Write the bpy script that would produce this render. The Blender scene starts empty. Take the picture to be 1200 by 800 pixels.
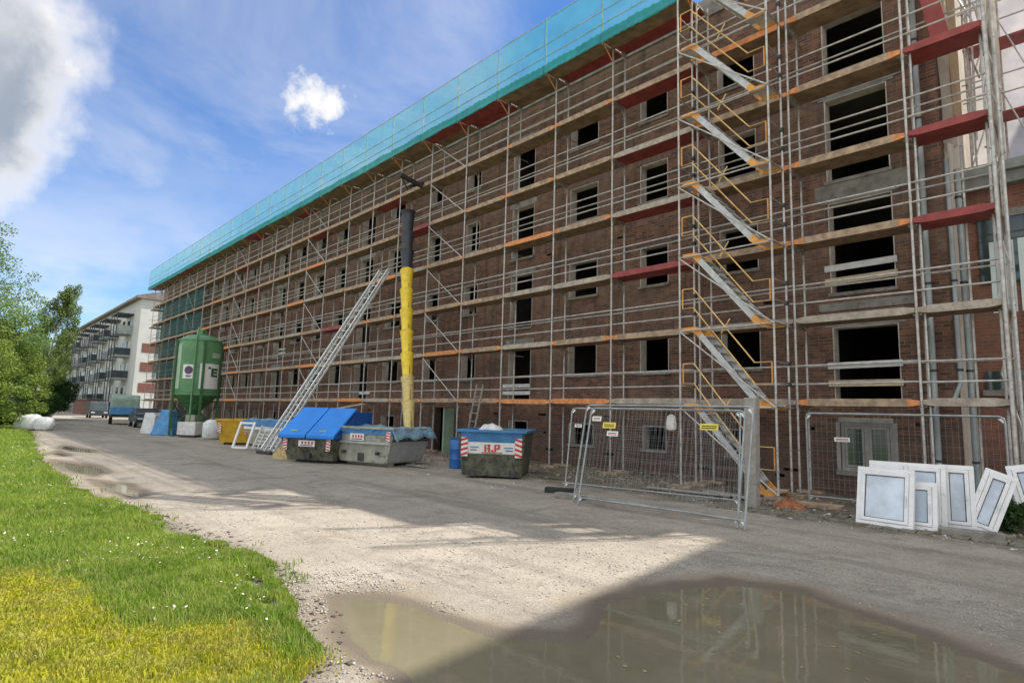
import bpy, math, random
import numpy as np
from mathutils import Vector, Matrix
sc = bpy.context.scene
COL = sc.collection
R = random.Random(7)
rng = np.random.default_rng(11)

# ------------------------------------------------------------------ camera
H = 1.78
FPX = 690.43
yaw, pitch, roll = 0.8152, 0.1231, 0.0284
f = Vector((-math.sin(yaw)*math.cos(pitch), math.cos(yaw)*math.cos(pitch), math.sin(pitch)))
r0 = Vector((math.cos(yaw), math.sin(yaw), 0)); u0 = r0.cross(f)
rv = r0*math.cos(roll) + u0*math.sin(roll); uv = -r0*math.sin(roll) + u0*math.cos(roll)
cam = bpy.data.cameras.new('camera'); cam.sensor_width = 36; cam.lens = FPX/1200*36
cam.clip_start = 0.05; cam.clip_end = 5000
co = bpy.data.objects.new('camera', cam); COL.objects.link(co)
co.matrix_world = Matrix(((rv.x, uv.x, -f.x, 0), (rv.y, uv.y, -f.y, 0), (rv.z, uv.z, -f.z, H), (0, 0, 0, 1)))
sc.camera = co

# ------------------------------------------------------------------ light
SUN = Vector((0.35, 0.70, 1.0)).normalized()
sun_el = math.asin(SUN.z); sun_rot = math.atan2(SUN.x, SUN.y)
sl = bpy.data.lights.new('sun', 'SUN'); sl.energy = 2.7; sl.angle = math.radians(0.5); sl.color = (1, .93, .82)
so = bpy.data.objects.new('sun', sl); COL.objects.link(so)
so.rotation_euler = SUN.to_track_quat('Z', 'Y').to_euler()
sc.view_settings.view_transform = 'Standard'; sc.view_settings.look = 'None'
sc.view_settings.gamma = 1; sc.view_settings.use_curve_mapping = False
sc.view_settings.exposure = 1.2

def pdir(x, y):
    d = f + rv*((x-600)/FPX) + uv*((400-y)/FPX)
    return d.normalized()

class NT:
    def __init__(s, tree): s.t = tree; s.n = tree.nodes; s.l = tree.links
    def new(s, typ, **kw):
        n = s.n.new(typ)
        for k, v in kw.items(): setattr(n, k, v)
        return n
    def link(s, a, b): s.l.new(a, b)
    def put(s, sock, v):
        if isinstance(v, bpy.types.NodeSocket): s.l.new(v, sock)
        else: sock.default_value = v
    def math(s, op, a, b=0.0, c=0.0, clamp=False):
        n = s.new('ShaderNodeMath', operation=op, use_clamp=clamp)
        s.put(n.inputs[0], a); s.put(n.inputs[1], b); s.put(n.inputs[2], c)
        return n.outputs[0]
    def ramp(s, v, lo, hi):
        n = s.new('ShaderNodeMapRange', interpolation_type='SMOOTHSTEP')
        s.put(n.inputs[0], v); n.inputs[1].default_value = lo; n.inputs[2].default_value = hi
        return n.outputs[0]
    def mix(s, fac, a, b, blend='MIX'):
        n = s.new('ShaderNodeMix', data_type='RGBA', blend_type=blend)
        s.put(n.inputs[0], fac)
        for i, v in ((6, a), (7, b)):
            if isinstance(v, bpy.types.NodeSocket): s.l.new(v, n.inputs[i])
            else: n.inputs[i].default_value = (*v[:3], 1)
        return n.outputs[2]
    def noise(s, vec, scale, detail=4, rough=.55, dist=0.0):
        n = s.new('ShaderNodeTexNoise'); s.link(vec, n.inputs['Vector'])
        n.inputs['Scale'].default_value = scale; n.inputs['Detail'].default_value = detail
        n.inputs['Roughness'].default_value = rough; n.inputs['Distortion'].default_value = dist
        return n.outputs[0]

def make_world():
    w = bpy.data.worlds.new('World'); sc.world = w; w.use_nodes = True
    t = NT(w.node_tree); t.n.clear()
    out = t.new('ShaderNodeOutputWorld')
    sky = t.new('ShaderNodeTexSky', sky_type='NISHITA')
    sky.sun_disc = False; sky.sun_elevation = sun_el; sky.sun_rotation = sun_rot
    sky.air_density = 1.0; sky.dust_density = 0.3; sky.ozone_density = 2.5
    bg = t.new('ShaderNodeBackground'); bg.inputs[1].default_value = 0.085
    hs = t.new('ShaderNodeHueSaturation'); hs.inputs['Saturation'].default_value = 1.12
    t.link(sky.outputs[0], hs.inputs['Color']); t.link(t.mix(1.0, hs.outputs[0], (.64, .81, 1.0), 'MULTIPLY'), bg.inputs[0])
    tc = t.new('ShaderNodeTexCoord'); d = tc.outputs['Generated']
    sep = t.new('ShaderNodeSeparateXYZ'); t.link(d, sep.inputs[0])
    z = t.math('ADD', t.math('MAXIMUM', sep.outputs[2], 0.0), 0.22)
    cb = t.new('ShaderNodeCombineXYZ')
    t.put(cb.inputs[0], t.math('DIVIDE', sep.outputs[0], z)); t.put(cb.inputs[1], t.math('DIVIDE', sep.outputs[1], z))
    p = cb.outputs[0]
    wn = t.noise(p, 1.5, 7, .58, .5)
    wn2 = t.noise(p, 0.55, 3, .5)
    wisp = t.math('MULTIPLY', t.ramp(wn, .44, .74), t.ramp(wn2, .36, .62))
    low = t.ramp(sep.outputs[2], .50, .05)      # more thin cloud low in the sky
    veil = t.math('MULTIPLY', low, t.ramp(t.noise(p, 1.1, 5, .6), .32, .68))
    thin = t.math('MAXIMUM', t.math('MULTIPLY', wisp, .46), t.math('MULTIPLY', veil, .62))
    bn = t.noise(d, 9.0, 8, .6); bns = t.noise(d, 26.0, 7, .62); bn1 = t.noise(d, 3.5, 3, .5)
    dens = None; core = None
    blobs = [((0, 55), .10), ((55, 20), .055), ((8, 118), .058), ((62, 78), .030), ((352, 118), .022), ((386, 122), .024), ((368, 136), .022), ((362, 98), .019), ((366, 116), .026),
             ((-160, 40), .2), ((-420, -120), .25), ((700, -500), .2), ((1500, -300), .18)]
    for (px, py), rad in blobs:
        c = pdir(px, py)
        vm = t.new('ShaderNodeVectorMath', operation='DISTANCE'); t.link(d, vm.inputs[0]); vm.inputs[1].default_value = c
        amp = .16 if rad > .05 else .11
        s_ = t.math('ADD', t.math('SUBTRACT', rad, vm.outputs['Value']), t.math('MULTIPLY', t.math('SUBTRACT', bn if rad > .05 else bns, .5), amp))
        soft = .075 if rad > .04 else .034
        k = t.ramp(s_, -soft*.5, soft*.8)
        dens = k if dens is None else t.math('MAXIMUM', dens, k)
        if rad > .07:
            k2 = t.ramp(s_, .015, .085)
            core = k2 if core is None else t.math('MAXIMUM', core, k2)
    fill_cloud = t.math('MULTIPLY', t.ramp(t.noise(p, .8, 6, .55), .34, .52), t.ramp(t.math('SUBTRACT', sep.outputs[1], t.math('MULTIPLY', sep.outputs[0], .6)), .55, .1))  # bright cloud cover added behind the camera to fill the shaded side
    fac = t.math('MAXIMUM', t.math('MULTIPLY', dens, .93), thin)
    fac = t.math('MAXIMUM', fac, t.math('MULTIPLY', fill_cloud, .92))
    cc = t.mix(fill_cloud, t.mix(t.math('MULTIPLY', core, t.ramp(bn1, .25, .5)), (.47, .46, .45), (.17, .19, .22)), (.60, .595, .575))
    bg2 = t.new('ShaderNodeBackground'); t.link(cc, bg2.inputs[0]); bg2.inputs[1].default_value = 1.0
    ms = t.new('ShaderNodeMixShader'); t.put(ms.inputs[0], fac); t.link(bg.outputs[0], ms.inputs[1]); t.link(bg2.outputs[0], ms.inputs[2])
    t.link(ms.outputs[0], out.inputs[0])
make_world()

# ------------------------------------------------------------------ materials
MATS = {}
def mk(name, col, rough=.7, metal=0.0, var=.25, scale=3.0, bump=0.0, bscale=40.0, col2=None, thr=(.4, .65), detail=5, spec=.5, trans=0.0):
    m = bpy.data.materials.new(name); m.use_nodes = True
    t = NT(m.node_tree); b = t.n['Principled BSDF']
    geo = t.new('ShaderNodeNewGeometry'); P = geo.outputs['Position']
    n1 = t.noise(P, scale, detail, .6)
    lo = tuple(c*(1-var) for c in col); hi = tuple(min(1, c*(1+var)) for c in col)
    c = t.mix(t.ramp(n1, .3, .7), lo, hi)
    if col2 is not None:
        n2 = t.noise(P, scale*2.3, 6, .65)
        c = t.mix(t.ramp(n2, *thr), c, col2)
    t.link(c, b.inputs['Base Color'])
    b.inputs['Roughness'].default_value = rough; b.inputs['Metallic'].default_value = metal
    b.inputs['Specular IOR Level'].default_value = spec
    if trans: b.inputs['Transmission Weight'].default_value = trans
    if bump:
        bn = t.new('ShaderNodeBump'); bn.inputs['Strength'].default_value = bump; bn.inputs['Distance'].default_value = .02
        t.link(t.noise(P, bscale, 4, .6), bn.inputs['Height']); t.link(bn.outputs[0], b.inputs['Normal'])
    MATS[name] = m
    return m

def brick_mat(name, axis, c1, c2, mortar, dirt=.8):
    m = bpy.data.materials.new(name); m.use_nodes = True
    t = NT(m.node_tree); b = t.n['Principled BSDF']
    geo = t.new('ShaderNodeNewGeometry'); P = geo.outputs['Position']
    sp = t.new('ShaderNodeSeparateXYZ'); t.link(P, sp.inputs[0])
    cb = t.new('ShaderNodeCombineXYZ'); t.link(sp.outputs[axis], cb.inputs[0]); t.link(sp.outputs[2], cb.inputs[1])
    wob = t.noise(P, 6, 2, .5)
    br = t.new('ShaderNodeTexBrick'); t.link(cb.outputs[0], br.inputs['Vector'])
    br.inputs['Scale'].default_value = 1; br.inputs['Brick Width'].default_value = .252; br.inputs['Row Height'].default_value = .0833
    br.inputs['Mortar Size'].default_value = .007; br.inputs['Mortar Smooth'].default_value = .15; br.inputs['Bias'].default_value = 0
    br.inputs['Color1'].default_value = (*c1, 1); br.inputs['Color2'].default_value = (*c2, 1); br.inputs['Mortar'].default_value = (*mortar, 1)
    patch = t.noise(P, .45, 5, .62, .4); fine = t.noise(P, 3.2, 6, .65)
    c = t.mix(t.ramp(patch, .35, .68), br.outputs[0], (.215, .145, .105), 'MIX')
    c = t.mix(.55, br.outputs[0], c)
    c = t.mix(t.math('MULTIPLY', t.ramp(fine, .42, .75), dirt), c, t.mix(.65, c, (.035, .028, .024)))
    # whitish lime bloom and mortar smears
    lime = t.noise(P, 1.3, 7, .7)
    c = t.mix(t.math('MULTIPLY', t.ramp(lime, .56, .78), .55), c, (.30, .27, .235))
    # rain streaks running down
    mp = t.new('ShaderNodeMapping'); mp.inputs['Scale'].default_value = (3.2, 3.2, .22); t.link(P, mp.inputs[0])
    st = t.noise(mp.outputs[0], 1.0, 5, .6)
    c = t.mix(t.math('MULTIPLY', t.ramp(st, .5, .72), .6), c, (.04, .032, .028))
    # soot and damp of the plinth
    low = t.ramp(t.math('ADD', sp.outputs[2], t.math('MULTIPLY', fine, 1.2)), 2.6, 1.2)
    c = t.mix(t.math('MULTIPLY', low, .45), c, (.055, .045, .04))
    t.link(c, b.inputs['Base Color']); b.inputs['Roughness'].default_value = .92
    bn = t.new('ShaderNodeBump'); bn.inputs['Strength'].default_value = .8; bn.inputs['Distance'].default_value = .012
    hh = t.math('ADD', t.math('MULTIPLY', br.outputs['Fac'], -1.0), t.math('MULTIPLY', t.noise(P, 28, 4, .6), .5))
    t.link(hh, bn.inputs['Height']); t.link(bn.outputs[0], b.inputs['Normal'])
    MATS[name] = m
    return m

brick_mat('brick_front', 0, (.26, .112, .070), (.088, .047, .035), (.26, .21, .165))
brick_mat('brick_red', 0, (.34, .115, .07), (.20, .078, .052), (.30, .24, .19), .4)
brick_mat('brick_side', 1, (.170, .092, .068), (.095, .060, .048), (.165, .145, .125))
mk('plaster', (.55, .51, .45), .9, var=.2, scale=2, bump=.3, bscale=30, col2=(.36, .31, .26), thr=(.5, .75))
mk('cream_render', (.62, .56, .47), .9, var=.15, scale=1.3, bump=.2, bscale=25, col2=(.40, .33, .26), thr=(.55, .8))
mk('concrete', (.24, .225, .20), .9, var=.25, scale=2.5, bump=.4, bscale=30, col2=(.12, .105, .09), thr=(.5, .75))
mk('lintel_brick', (.13, .08, .062), .9, var=.3, scale=9, bump=.4, bscale=30, col2=(.2, .165, .14), thr=(.5, .7))
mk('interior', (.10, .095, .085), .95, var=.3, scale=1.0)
mk('galvanised', (.50, .485, .455), .5, .35, var=.22, scale=6, col2=(.30, .20, .13), thr=(.52, .75))
mk('galv_worn', (.36, .33, .29), .55, .5, var=.3, scale=5, col2=(.26, .15, .09), thr=(.5, .75))
mk('board', (.37, .265, .175), .85, var=.35, scale=5, bump=.3, bscale=25, col2=(.40, .36, .31), thr=(.5, .75))
mk('board_grey', (.40, .345, .28), .85, var=.25, scale=5, bump=.3, bscale=25, col2=(.22, .17, .12), thr=(.52, .75))
mk('board_orange', (.66, .26, .09), .75, var=.25, scale=7, bump=.2, bscale=25, col2=(.36, .22, .14), thr=(.5, .75))
mk('deck_under', (.25, .165, .10), .9, var=.3, scale=3, bump=.2, bscale=20)
mk('deck_red', (.29, .05, .045), .6, var=.25, scale=3, bump=.15, bscale=20, col2=(.18, .06, .05), thr=(.5, .8))
mk('orange_paint', (.70, .32, .07), .55, var=.2, scale=7, col2=(.40, .22, .1), thr=(.55, .8))
mk('aluminium', (.72, .74, .73), .4, .45, var=.12, scale=5, col2=(.42, .40, .37), thr=(.55, .8))
mk('stair_alu', (.50, .51, .50), .5, .3, var=.18, scale=5, col2=(.34, .30, .25), thr=(.52, .75))
mk('rail_tan', (.72, .47, .18), .5, .2, var=.2, scale=5)
mk('fence_zinc', (.34, .36, .36), .5, .5, var=.2, scale=5)
mk('dark_metal', (.06, .06, .06), .55, .4, var=.3, scale=5)
mk('white_plastic', (.84, .84, .83), .35, var=.06, scale=4, col2=(.60, .57, .52), thr=(.56, .8))
mk('white_dirty', (.62, .62, .60), .6, var=.15, scale=4, col2=(.38, .36, .33), thr=(.55, .8))
mk('seal', (.03, .03, .03), .6)
mk('sign_white', (.75, .75, .72), .5, var=.08, scale=10)
mk('sign_yellow', (.80, .66, .06), .5, var=.1, scale=10)
mk('sign_red', (.55, .04, .04), .5, var=.15, scale=10)
mk('ink', (.03, .03, .035), .6)
mk('purple_ink', (.10, .05, .13), .5)
mk('silo_green', (.10, .25, .11), .45, var=.15, scale=2, col2=(.12, .2, .09), thr=(.55, .8))
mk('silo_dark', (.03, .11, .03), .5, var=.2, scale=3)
mk('silo_light', (.35, .47, .35), .5, var=.12, scale=3)
mk('chute_yellow', (.78, .55, .03), .5, var=.14, scale=5, col2=(.55, .42, .12), thr=(.55, .8))
mk('chute_pale', (.60, .47, .17), .6, var=.18, scale=5, col2=(.45, .38, .22), thr=(.5, .75))
mk('chute_black', (.025, .028, .036), .5, var=.3, scale=5)
mk('skip_grey', (.36, .36, .30), .6, .1, var=.2, scale=2.2, bump=.15, bscale=10, col2=(.15, .135, .105), thr=(.5, .75))
mk('skip_olive', (.115, .12, .085), .8, .1, var=.35, scale=3, bump=.3, bscale=15, col2=(.045, .038, .028), thr=(.46, .66))
mk('skip_light', (.42, .44, .44), .55, .1, var=.12, scale=3, col2=(.30, .29, .26), thr=(.55, .8))
mk('skip_blue', (.05, .20, .42), .5, .05, var=.15, scale=3, col2=(.12, .2, .26), thr=(.55, .8))
mk('lid_blue', (.012, .22, .72), .42, var=.08, scale=2)
mk('lid_blue_dark', (.012, .09, .33), .5, var=.15, scale=2)
mk('tarp_blue', (.24, .36, .42), .5, var=.25, scale=4, bump=.4, bscale=14, col2=(.08, .22, .42), thr=(.45, .65))
mk('skip_yellow', (.55, .33, .02), .55, .05, var=.2, scale=3, col2=(.3, .2, .06), thr=(.55, .8))
mk('rubber', (.025, .025, .025), .8)
mk('rusty', (.30, .12, .055), .85, var=.3, scale=9, bump=.6, bscale=30)
mk('straw', (.42, .32, .15), .95, var=.35, scale=9, bump=.6, bscale=30)
mk('drum_blue', (.02, .14, .42), .4, var=.1, scale=3)
mk('timber_grey', (.34, .325, .29), .9, var=.15, scale=5, bump=.4, bscale=20, col2=(.24, .215, .18), thr=(.5, .75))
mk('timber_new', (.52, .43, .29), .8, var=.15, scale=6, col2=(.4, .31, .2), thr=(.5, .75))
mk('far_render', (.50, .51, .49), .9, var=.06, scale=.6)
mk('far_brick', (.17, .075, .055), .9, var=.15, scale=2)
mk('balcony_dark', (.035, .05, .06), .6, var=.3, scale=2)
mk('balcony_grey', (.30, .33, .34), .6, var=.2, scale=2)
mk('roof_edge', (.20, .17, .145), .8, var=.2, scale=1)
mk('cornice', (.27, .285, .27), .8, var=.2, scale=2, col2=(.17, .17, .15), thr=(.5, .75))
mk('bag_white', (.62, .64, .64), .6, var=.15, scale=4, bump=.5, bscale=8)
mk('van_green', (.30, .42, .34), .6, var=.15, scale=3)
mk('car_dark', (.035, .04, .045), .3, .3, var=.2, scale=3)
mk('tarp_sky', (.10, .30, .60), .55, var=.2, scale=4, bump=.3, bscale=8)
mk('bark', (.10, .08, .06), .95, var=.3, scale=6, bump=.5, bscale=20)
mk('birch_bark', (.55, .53, .48), .8, var=.15, scale=4, col2=(.07, .06, .05), thr=(.6, .68))
mk('hivis', (.42, .60, .03), .7)
mk('soil_chunk', (.11, .09, .065), .95, var=.4, scale=20)
mk('rubble_mat', (.27, .24, .20), .95, var=.4, scale=9, col2=(.24, .12, .085), thr=(.5, .6))
mk('pebble', (.36, .33, .29), .9, var=.42, scale=60, detail=1)
mk('paver_mat', (.20, .185, .15), .9, var=.3, scale=7, bump=.4, bscale=25, col2=(.10, .11, .05), thr=(.48, .68))
mk('pipe_grey', (.36, .40, .40), .5, .2, var=.12, scale=4)
mk('panel_mint', (.58, .66, .62), .6, var=.06, scale=3)
mk('rag_white', (.66, .63, .60), .8, var=.12, scale=8)
mk('tan_board', (.36, .25, .14), .8, var=.2, scale=2.5)

def leaf_mat(name, a, b, c=None, tr=.35, scale=1.2):
    m = bpy.data.materials.new(name); m.use_nodes = True
    t = NT(m.node_tree); t.n.clear(); out = t.new('ShaderNodeOutputMaterial')
    geo = t.new('ShaderNodeNewGeometry'); P = geo.outputs['Position']
    c0 = t.mix(t.ramp(t.noise(P, scale, 3, .6), .35, .65), a, b)
    wn = t.new('ShaderNodeTexWhiteNoise'); wn.noise_dimensions = '3D'
    sn = t.new('ShaderNodeVectorMath', operation='SNAP'); t.link(P, sn.inputs[0]); sn.inputs[1].default_value = (.11, .11, .4)
    t.link(sn.outputs[0], wn.inputs[0])
    c1 = t.mix(t.math('MULTIPLY', wn.outputs[0], .6), c0, c or tuple(min(1, x*1.5) for x in b))
    df = t.new('ShaderNodeBsdfDiffuse'); t.link(c1, df.inputs[0])
    tl = t.new('ShaderNodeBsdfTranslucent'); t.link(c1, tl.inputs[0])
    ms = t.new('ShaderNodeMixShader'); ms.inputs[0].default_value = tr
    t.link(df.outputs[0], ms.inputs[1]); t.link(tl.outputs[0], ms.inputs[2]); t.link(ms.outputs[0], out.inputs[0])
    MATS[name] = m
leaf_mat('grass_blade', (.17, .29, .035), (.29, .40, .06), (.42, .46, .15), .45, .8)
leaf_mat('moss_blade', (.36, .40, .03), (.50, .49, .045), (.44, .40, .14), .35, 3.0)
leaf_mat('daisy_petal', (.72, .74, .70), (.8, .8, .78), (.8, .8, .75), .2)
leaf_mat('leaf_fresh', (.12, .22, .06), (.20, .31, .10), (.30, .40, .18), .4, .5)
leaf_mat('leaf_yellow', (.17, .25, .045), (.25, .33, .07), (.32, .40, .13), .4, .5)
leaf_mat('leaf_dark', (.025, .06, .022), (.05, .10, .03), (.08, .13, .05), .3, .5)
leaf_mat('leaf_birch', (.12, .185, .05), (.20, .27, .09), (.26, .33, .14), .4, .5)
leaf_mat('leaf_sunny', (.30, .40, .03), (.42, .50, .06), None, .4, 1)

def net_mat(name, col, opac, trl=.5, weave=60):
    m = bpy.data.materials.new(name); m.use_nodes = True
    t = NT(m.node_tree); t.n.clear(); out = t.new('ShaderNodeOutputMaterial')
    geo = t.new('ShaderNodeNewGeometry'); P = geo.outputs['Position']
    df = t.new('ShaderNodeBsdfDiffuse'); tl = t.new('ShaderNodeBsdfTranslucent'); tp = t.new('ShaderNodeBsdfTransparent')
    c = t.mix(t.ramp(t.noise(P, 1.5, 4, .6), .3, .7), tuple(x*.75 for x in col), col)
    t.link(c, df.inputs[0]); t.link(c, tl.inputs[0])
    a = t.new('ShaderNodeMixShader'); a.inputs[0].default_value = trl
    t.link(df.outputs[0], a.inputs[1]); t.link(tl.outputs[0], a.inputs[2])
    bm_ = t.new('ShaderNodeMixShader')
    op = t.math('ADD', opac-.16, t.math('MULTIPLY', t.noise(P, 1.6, 6, .65, .6), .32))
    t.put(bm_.inputs[0], op); t.link(tp.outputs[0], bm_.inputs[1]); t.link(a.outputs[0], bm_.inputs[2])
    t.link(bm_.outputs[0], out.inputs[0]); MATS[name] = m
net_mat('net_green', (.08, .50, .37), .37)
net_mat('net_hem', (.04, .29, .25), .85, .35)
net_mat('net_far', (.06, .26, .26), .55)
net_mat('tarp_thin', (.78, .70, .60), .93, .5)
net_mat('tarp_white', (.80, .785, .79), .97, .5)

def glass_mat(name, tint=(.5, .55, .6), rough=.03):
    m = bpy.data.materials.new(name); m.use_nodes = True
    t = NT(m.node_tree); t.n.clear(); out = t.new('ShaderNodeOutputMaterial')
    gl = t.new('ShaderNodeBsdfGlossy'); gl.inputs['Roughness'].default_value = rough; gl.inputs[0].default_value = (.9, .95, 1, 1)
    tp = t.new('ShaderNodeBsdfTransparent'); tp.inputs[0].default_value = (*tint, 1)
    fr = t.new('ShaderNodeFresnel'); fr.inputs[0].default_value = 1.9
    ms = t.new('ShaderNodeMixShader'); t.link(fr.outputs[0], ms.inputs[0])
    t.link(tp.outputs[0], ms.inputs[1]); t.link(gl.outputs[0], ms.inputs[2]); t.link(ms.outputs[0], out.inputs[0])
    MATS[name] = m
glass_mat('glass', (.55, .6, .66))
mk('film_pane', (.60, .68, .77), .22, var=.2, scale=2, spec=.8)       # panes still under bluish protective film
mk('dark_pane', (.05, .07, .065), .06, var=.2, scale=1, spec=.8)

def water_mat():
    m = bpy.data.materials.new('puddle_water'); m.use_nodes = True
    t = NT(m.node_tree); b = t.n['Principled BSDF']
    geo = t.new('ShaderNodeNewGeometry'); P = geo.outputs['Position']
    c = t.mix(t.ramp(t.noise(P, .7, 4, .6), .3, .7), (.165, .15, .098), (.215, .192, .128))
    t.link(c, b.inputs['Base Color']); b.inputs['Roughness'].default_value = .035; b.inputs['IOR'].default_value = 1.36
    bn = t.new('ShaderNodeBump'); bn.inputs['Strength'].default_value = .05; bn.inputs['Distance'].default_value = .02
    t.link(t.noise(P, 5, 3, .5), bn.inputs['Height']); t.link(bn.outputs[0], b.inputs['Normal'])
    MATS['puddle_water'] = m
water_mat()

def ground_mat():
    m = bpy.data.materials.new('gravel_ground'); m.use_nodes = True
    t = NT(m.node_tree); b = t.n['Principled BSDF']
    geo = t.new('ShaderNodeNewGeometry'); P = geo.outputs['Position']
    aw = t.new('ShaderNodeAttribute', attribute_name='wet'); ab = t.new('ShaderNodeAttribute', attribute_name='bank')
    big = t.noise(P, .35, 5, .6, .3); mid = t.noise(P, 1.7, 6, .65); fine = t.noise(P, 14, 5, .7)
    vo = t.new('ShaderNodeTexVoronoi'); t.link(P, vo.inputs['Vector']); vo.inputs['Scale'].default_value = 55
    vs = t.new('ShaderNodeSeparateColor'); t.link(vo.outputs['Color'], vs.inputs[0])
    c = t.mix(t.ramp(big, .35, .65), (.325, .288, .235), (.44, .395, .33))
    c = t.mix(t.math('MULTIPLY', t.ramp(mid, .45, .7), .6), c, (.19, .162, .125))
    stone = t.mix(vs.outputs[0], (.17, .145, .115), (.50, .45, .385))
    c = t.mix(t.math('MULTIPLY', t.ramp(fine, .35, .6), .65), c, stone)
    # wheel tracks: long lighter/darker bands along the lane
    mp = t.new('ShaderNodeMapping'); mp.inputs['Scale'].default_value = (.06, .9, .5); t.link(P, mp.inputs[0])
    c = t.mix(t.math('MULTIPLY', t.ramp(t.noise(mp.outputs[0], 1.0, 5, .6), .48, .68), .5), c, (.15, .135, .115))
    c = t.mix(t.math('MULTIPLY', t.ramp(t.noise(P, .8, 6, .7, .8), .52, .66), .55), c, (.175, .152, .125))
    c = t.mix(t.math('MULTIPLY', t.ramp(t.noise(P, 3.5, 5, .65), .56, .7), .5), c, (.44, .40, .345))
    # rubble and soil bank along the building
    cb = t.mix(t.ramp(mid, .35, .65), (.095, .08, .06), (.19, .165, .125))
    cb = t.mix(t.math('MULTIPLY', t.ramp(t.noise(P, .9, 5, .6), .5, .62), .7), cb, (.075, .085, .03))
    c = t.mix(ab.outputs['Fac'], c, cb)
    # mud left by the puddles
    cm = t.mix(t.ramp(mid, .3, .7), (.19, .15, .105), (.255, .21, .15))
    c = t.mix(aw.outputs['Fac'], c, cm)
    ash = t.new('ShaderNodeAttribute', attribute_name='shore')
    c = t.mix(t.math('MULTIPLY', ash.outputs['Fac'], .75), c, (.115, .092, .066))
    t.link(c, b.inputs['Base Color'])
    t.put(b.inputs['Roughness'], t.math('SUBTRACT', .95, t.math('MULTIPLY', aw.outputs['Fac'], .25)))
    bn = t.new('ShaderNodeBump'); bn.inputs['Strength'].default_value = .9; bn.inputs['Distance'].default_value = .02
    hh = t.math('ADD', t.math('ADD', t.math('MULTIPLY', vo.outputs['Distance'], -.5), t.math('MULTIPLY', fine, .8)), t.math('MULTIPLY', mid, 1.2))
    t.link(t.math('MULTIPLY', hh, t.math('SUBTRACT', 1.0, t.math('MULTIPLY', aw.outputs['Fac'], .6))), bn.inputs['Height'])
    t.link(bn.outputs[0], b.inputs['Normal'])
    MATS['gravel_ground'] = m
ground_mat()

def verge_mat():
    m = bpy.data.materials.new('verge_soil'); m.use_nodes = True
    t = NT(m.node_tree); b = t.n['Principled BSDF']
    geo = t.new('ShaderNodeNewGeometry'); P = geo.outputs['Position']
    am = t.new('ShaderNodeAttribute', attribute_name='moss')
    mid = t.noise(P, 2.5, 6, .65); fi = t.noise(P, 22, 5, .65)
    g = t.mix(t.ramp(mid, .35, .65), (.11, .19, .025), (.17, .24, .035))
    g = t.mix(t.math('MULTIPLY', t.ramp(fi, .45, .65), .6), g, (.10, .085, .045))
    mo = t.mix(t.ramp(mid, .38, .62), (.22, .25, .03), (.33, .33, .05))
    mo = t.mix(t.math('MULTIPLY', t.ramp(fi, .5, .7), .7), mo, (.24, .19, .10))
    t.link(t.mix(am.outputs['Fac'], g, mo), b.inputs['Base Color']); b.inputs['Roughness'].default_value = .95
    bn = t.new('ShaderNodeBump'); bn.inputs['Strength'].default_value = 1; bn.inputs['Distance'].default_value = .03
    t.link(fi, bn.inputs['Height']); t.link(bn.outputs[0], b.inputs['Normal'])
    MATS['verge_soil'] = m
verge_mat()

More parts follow.
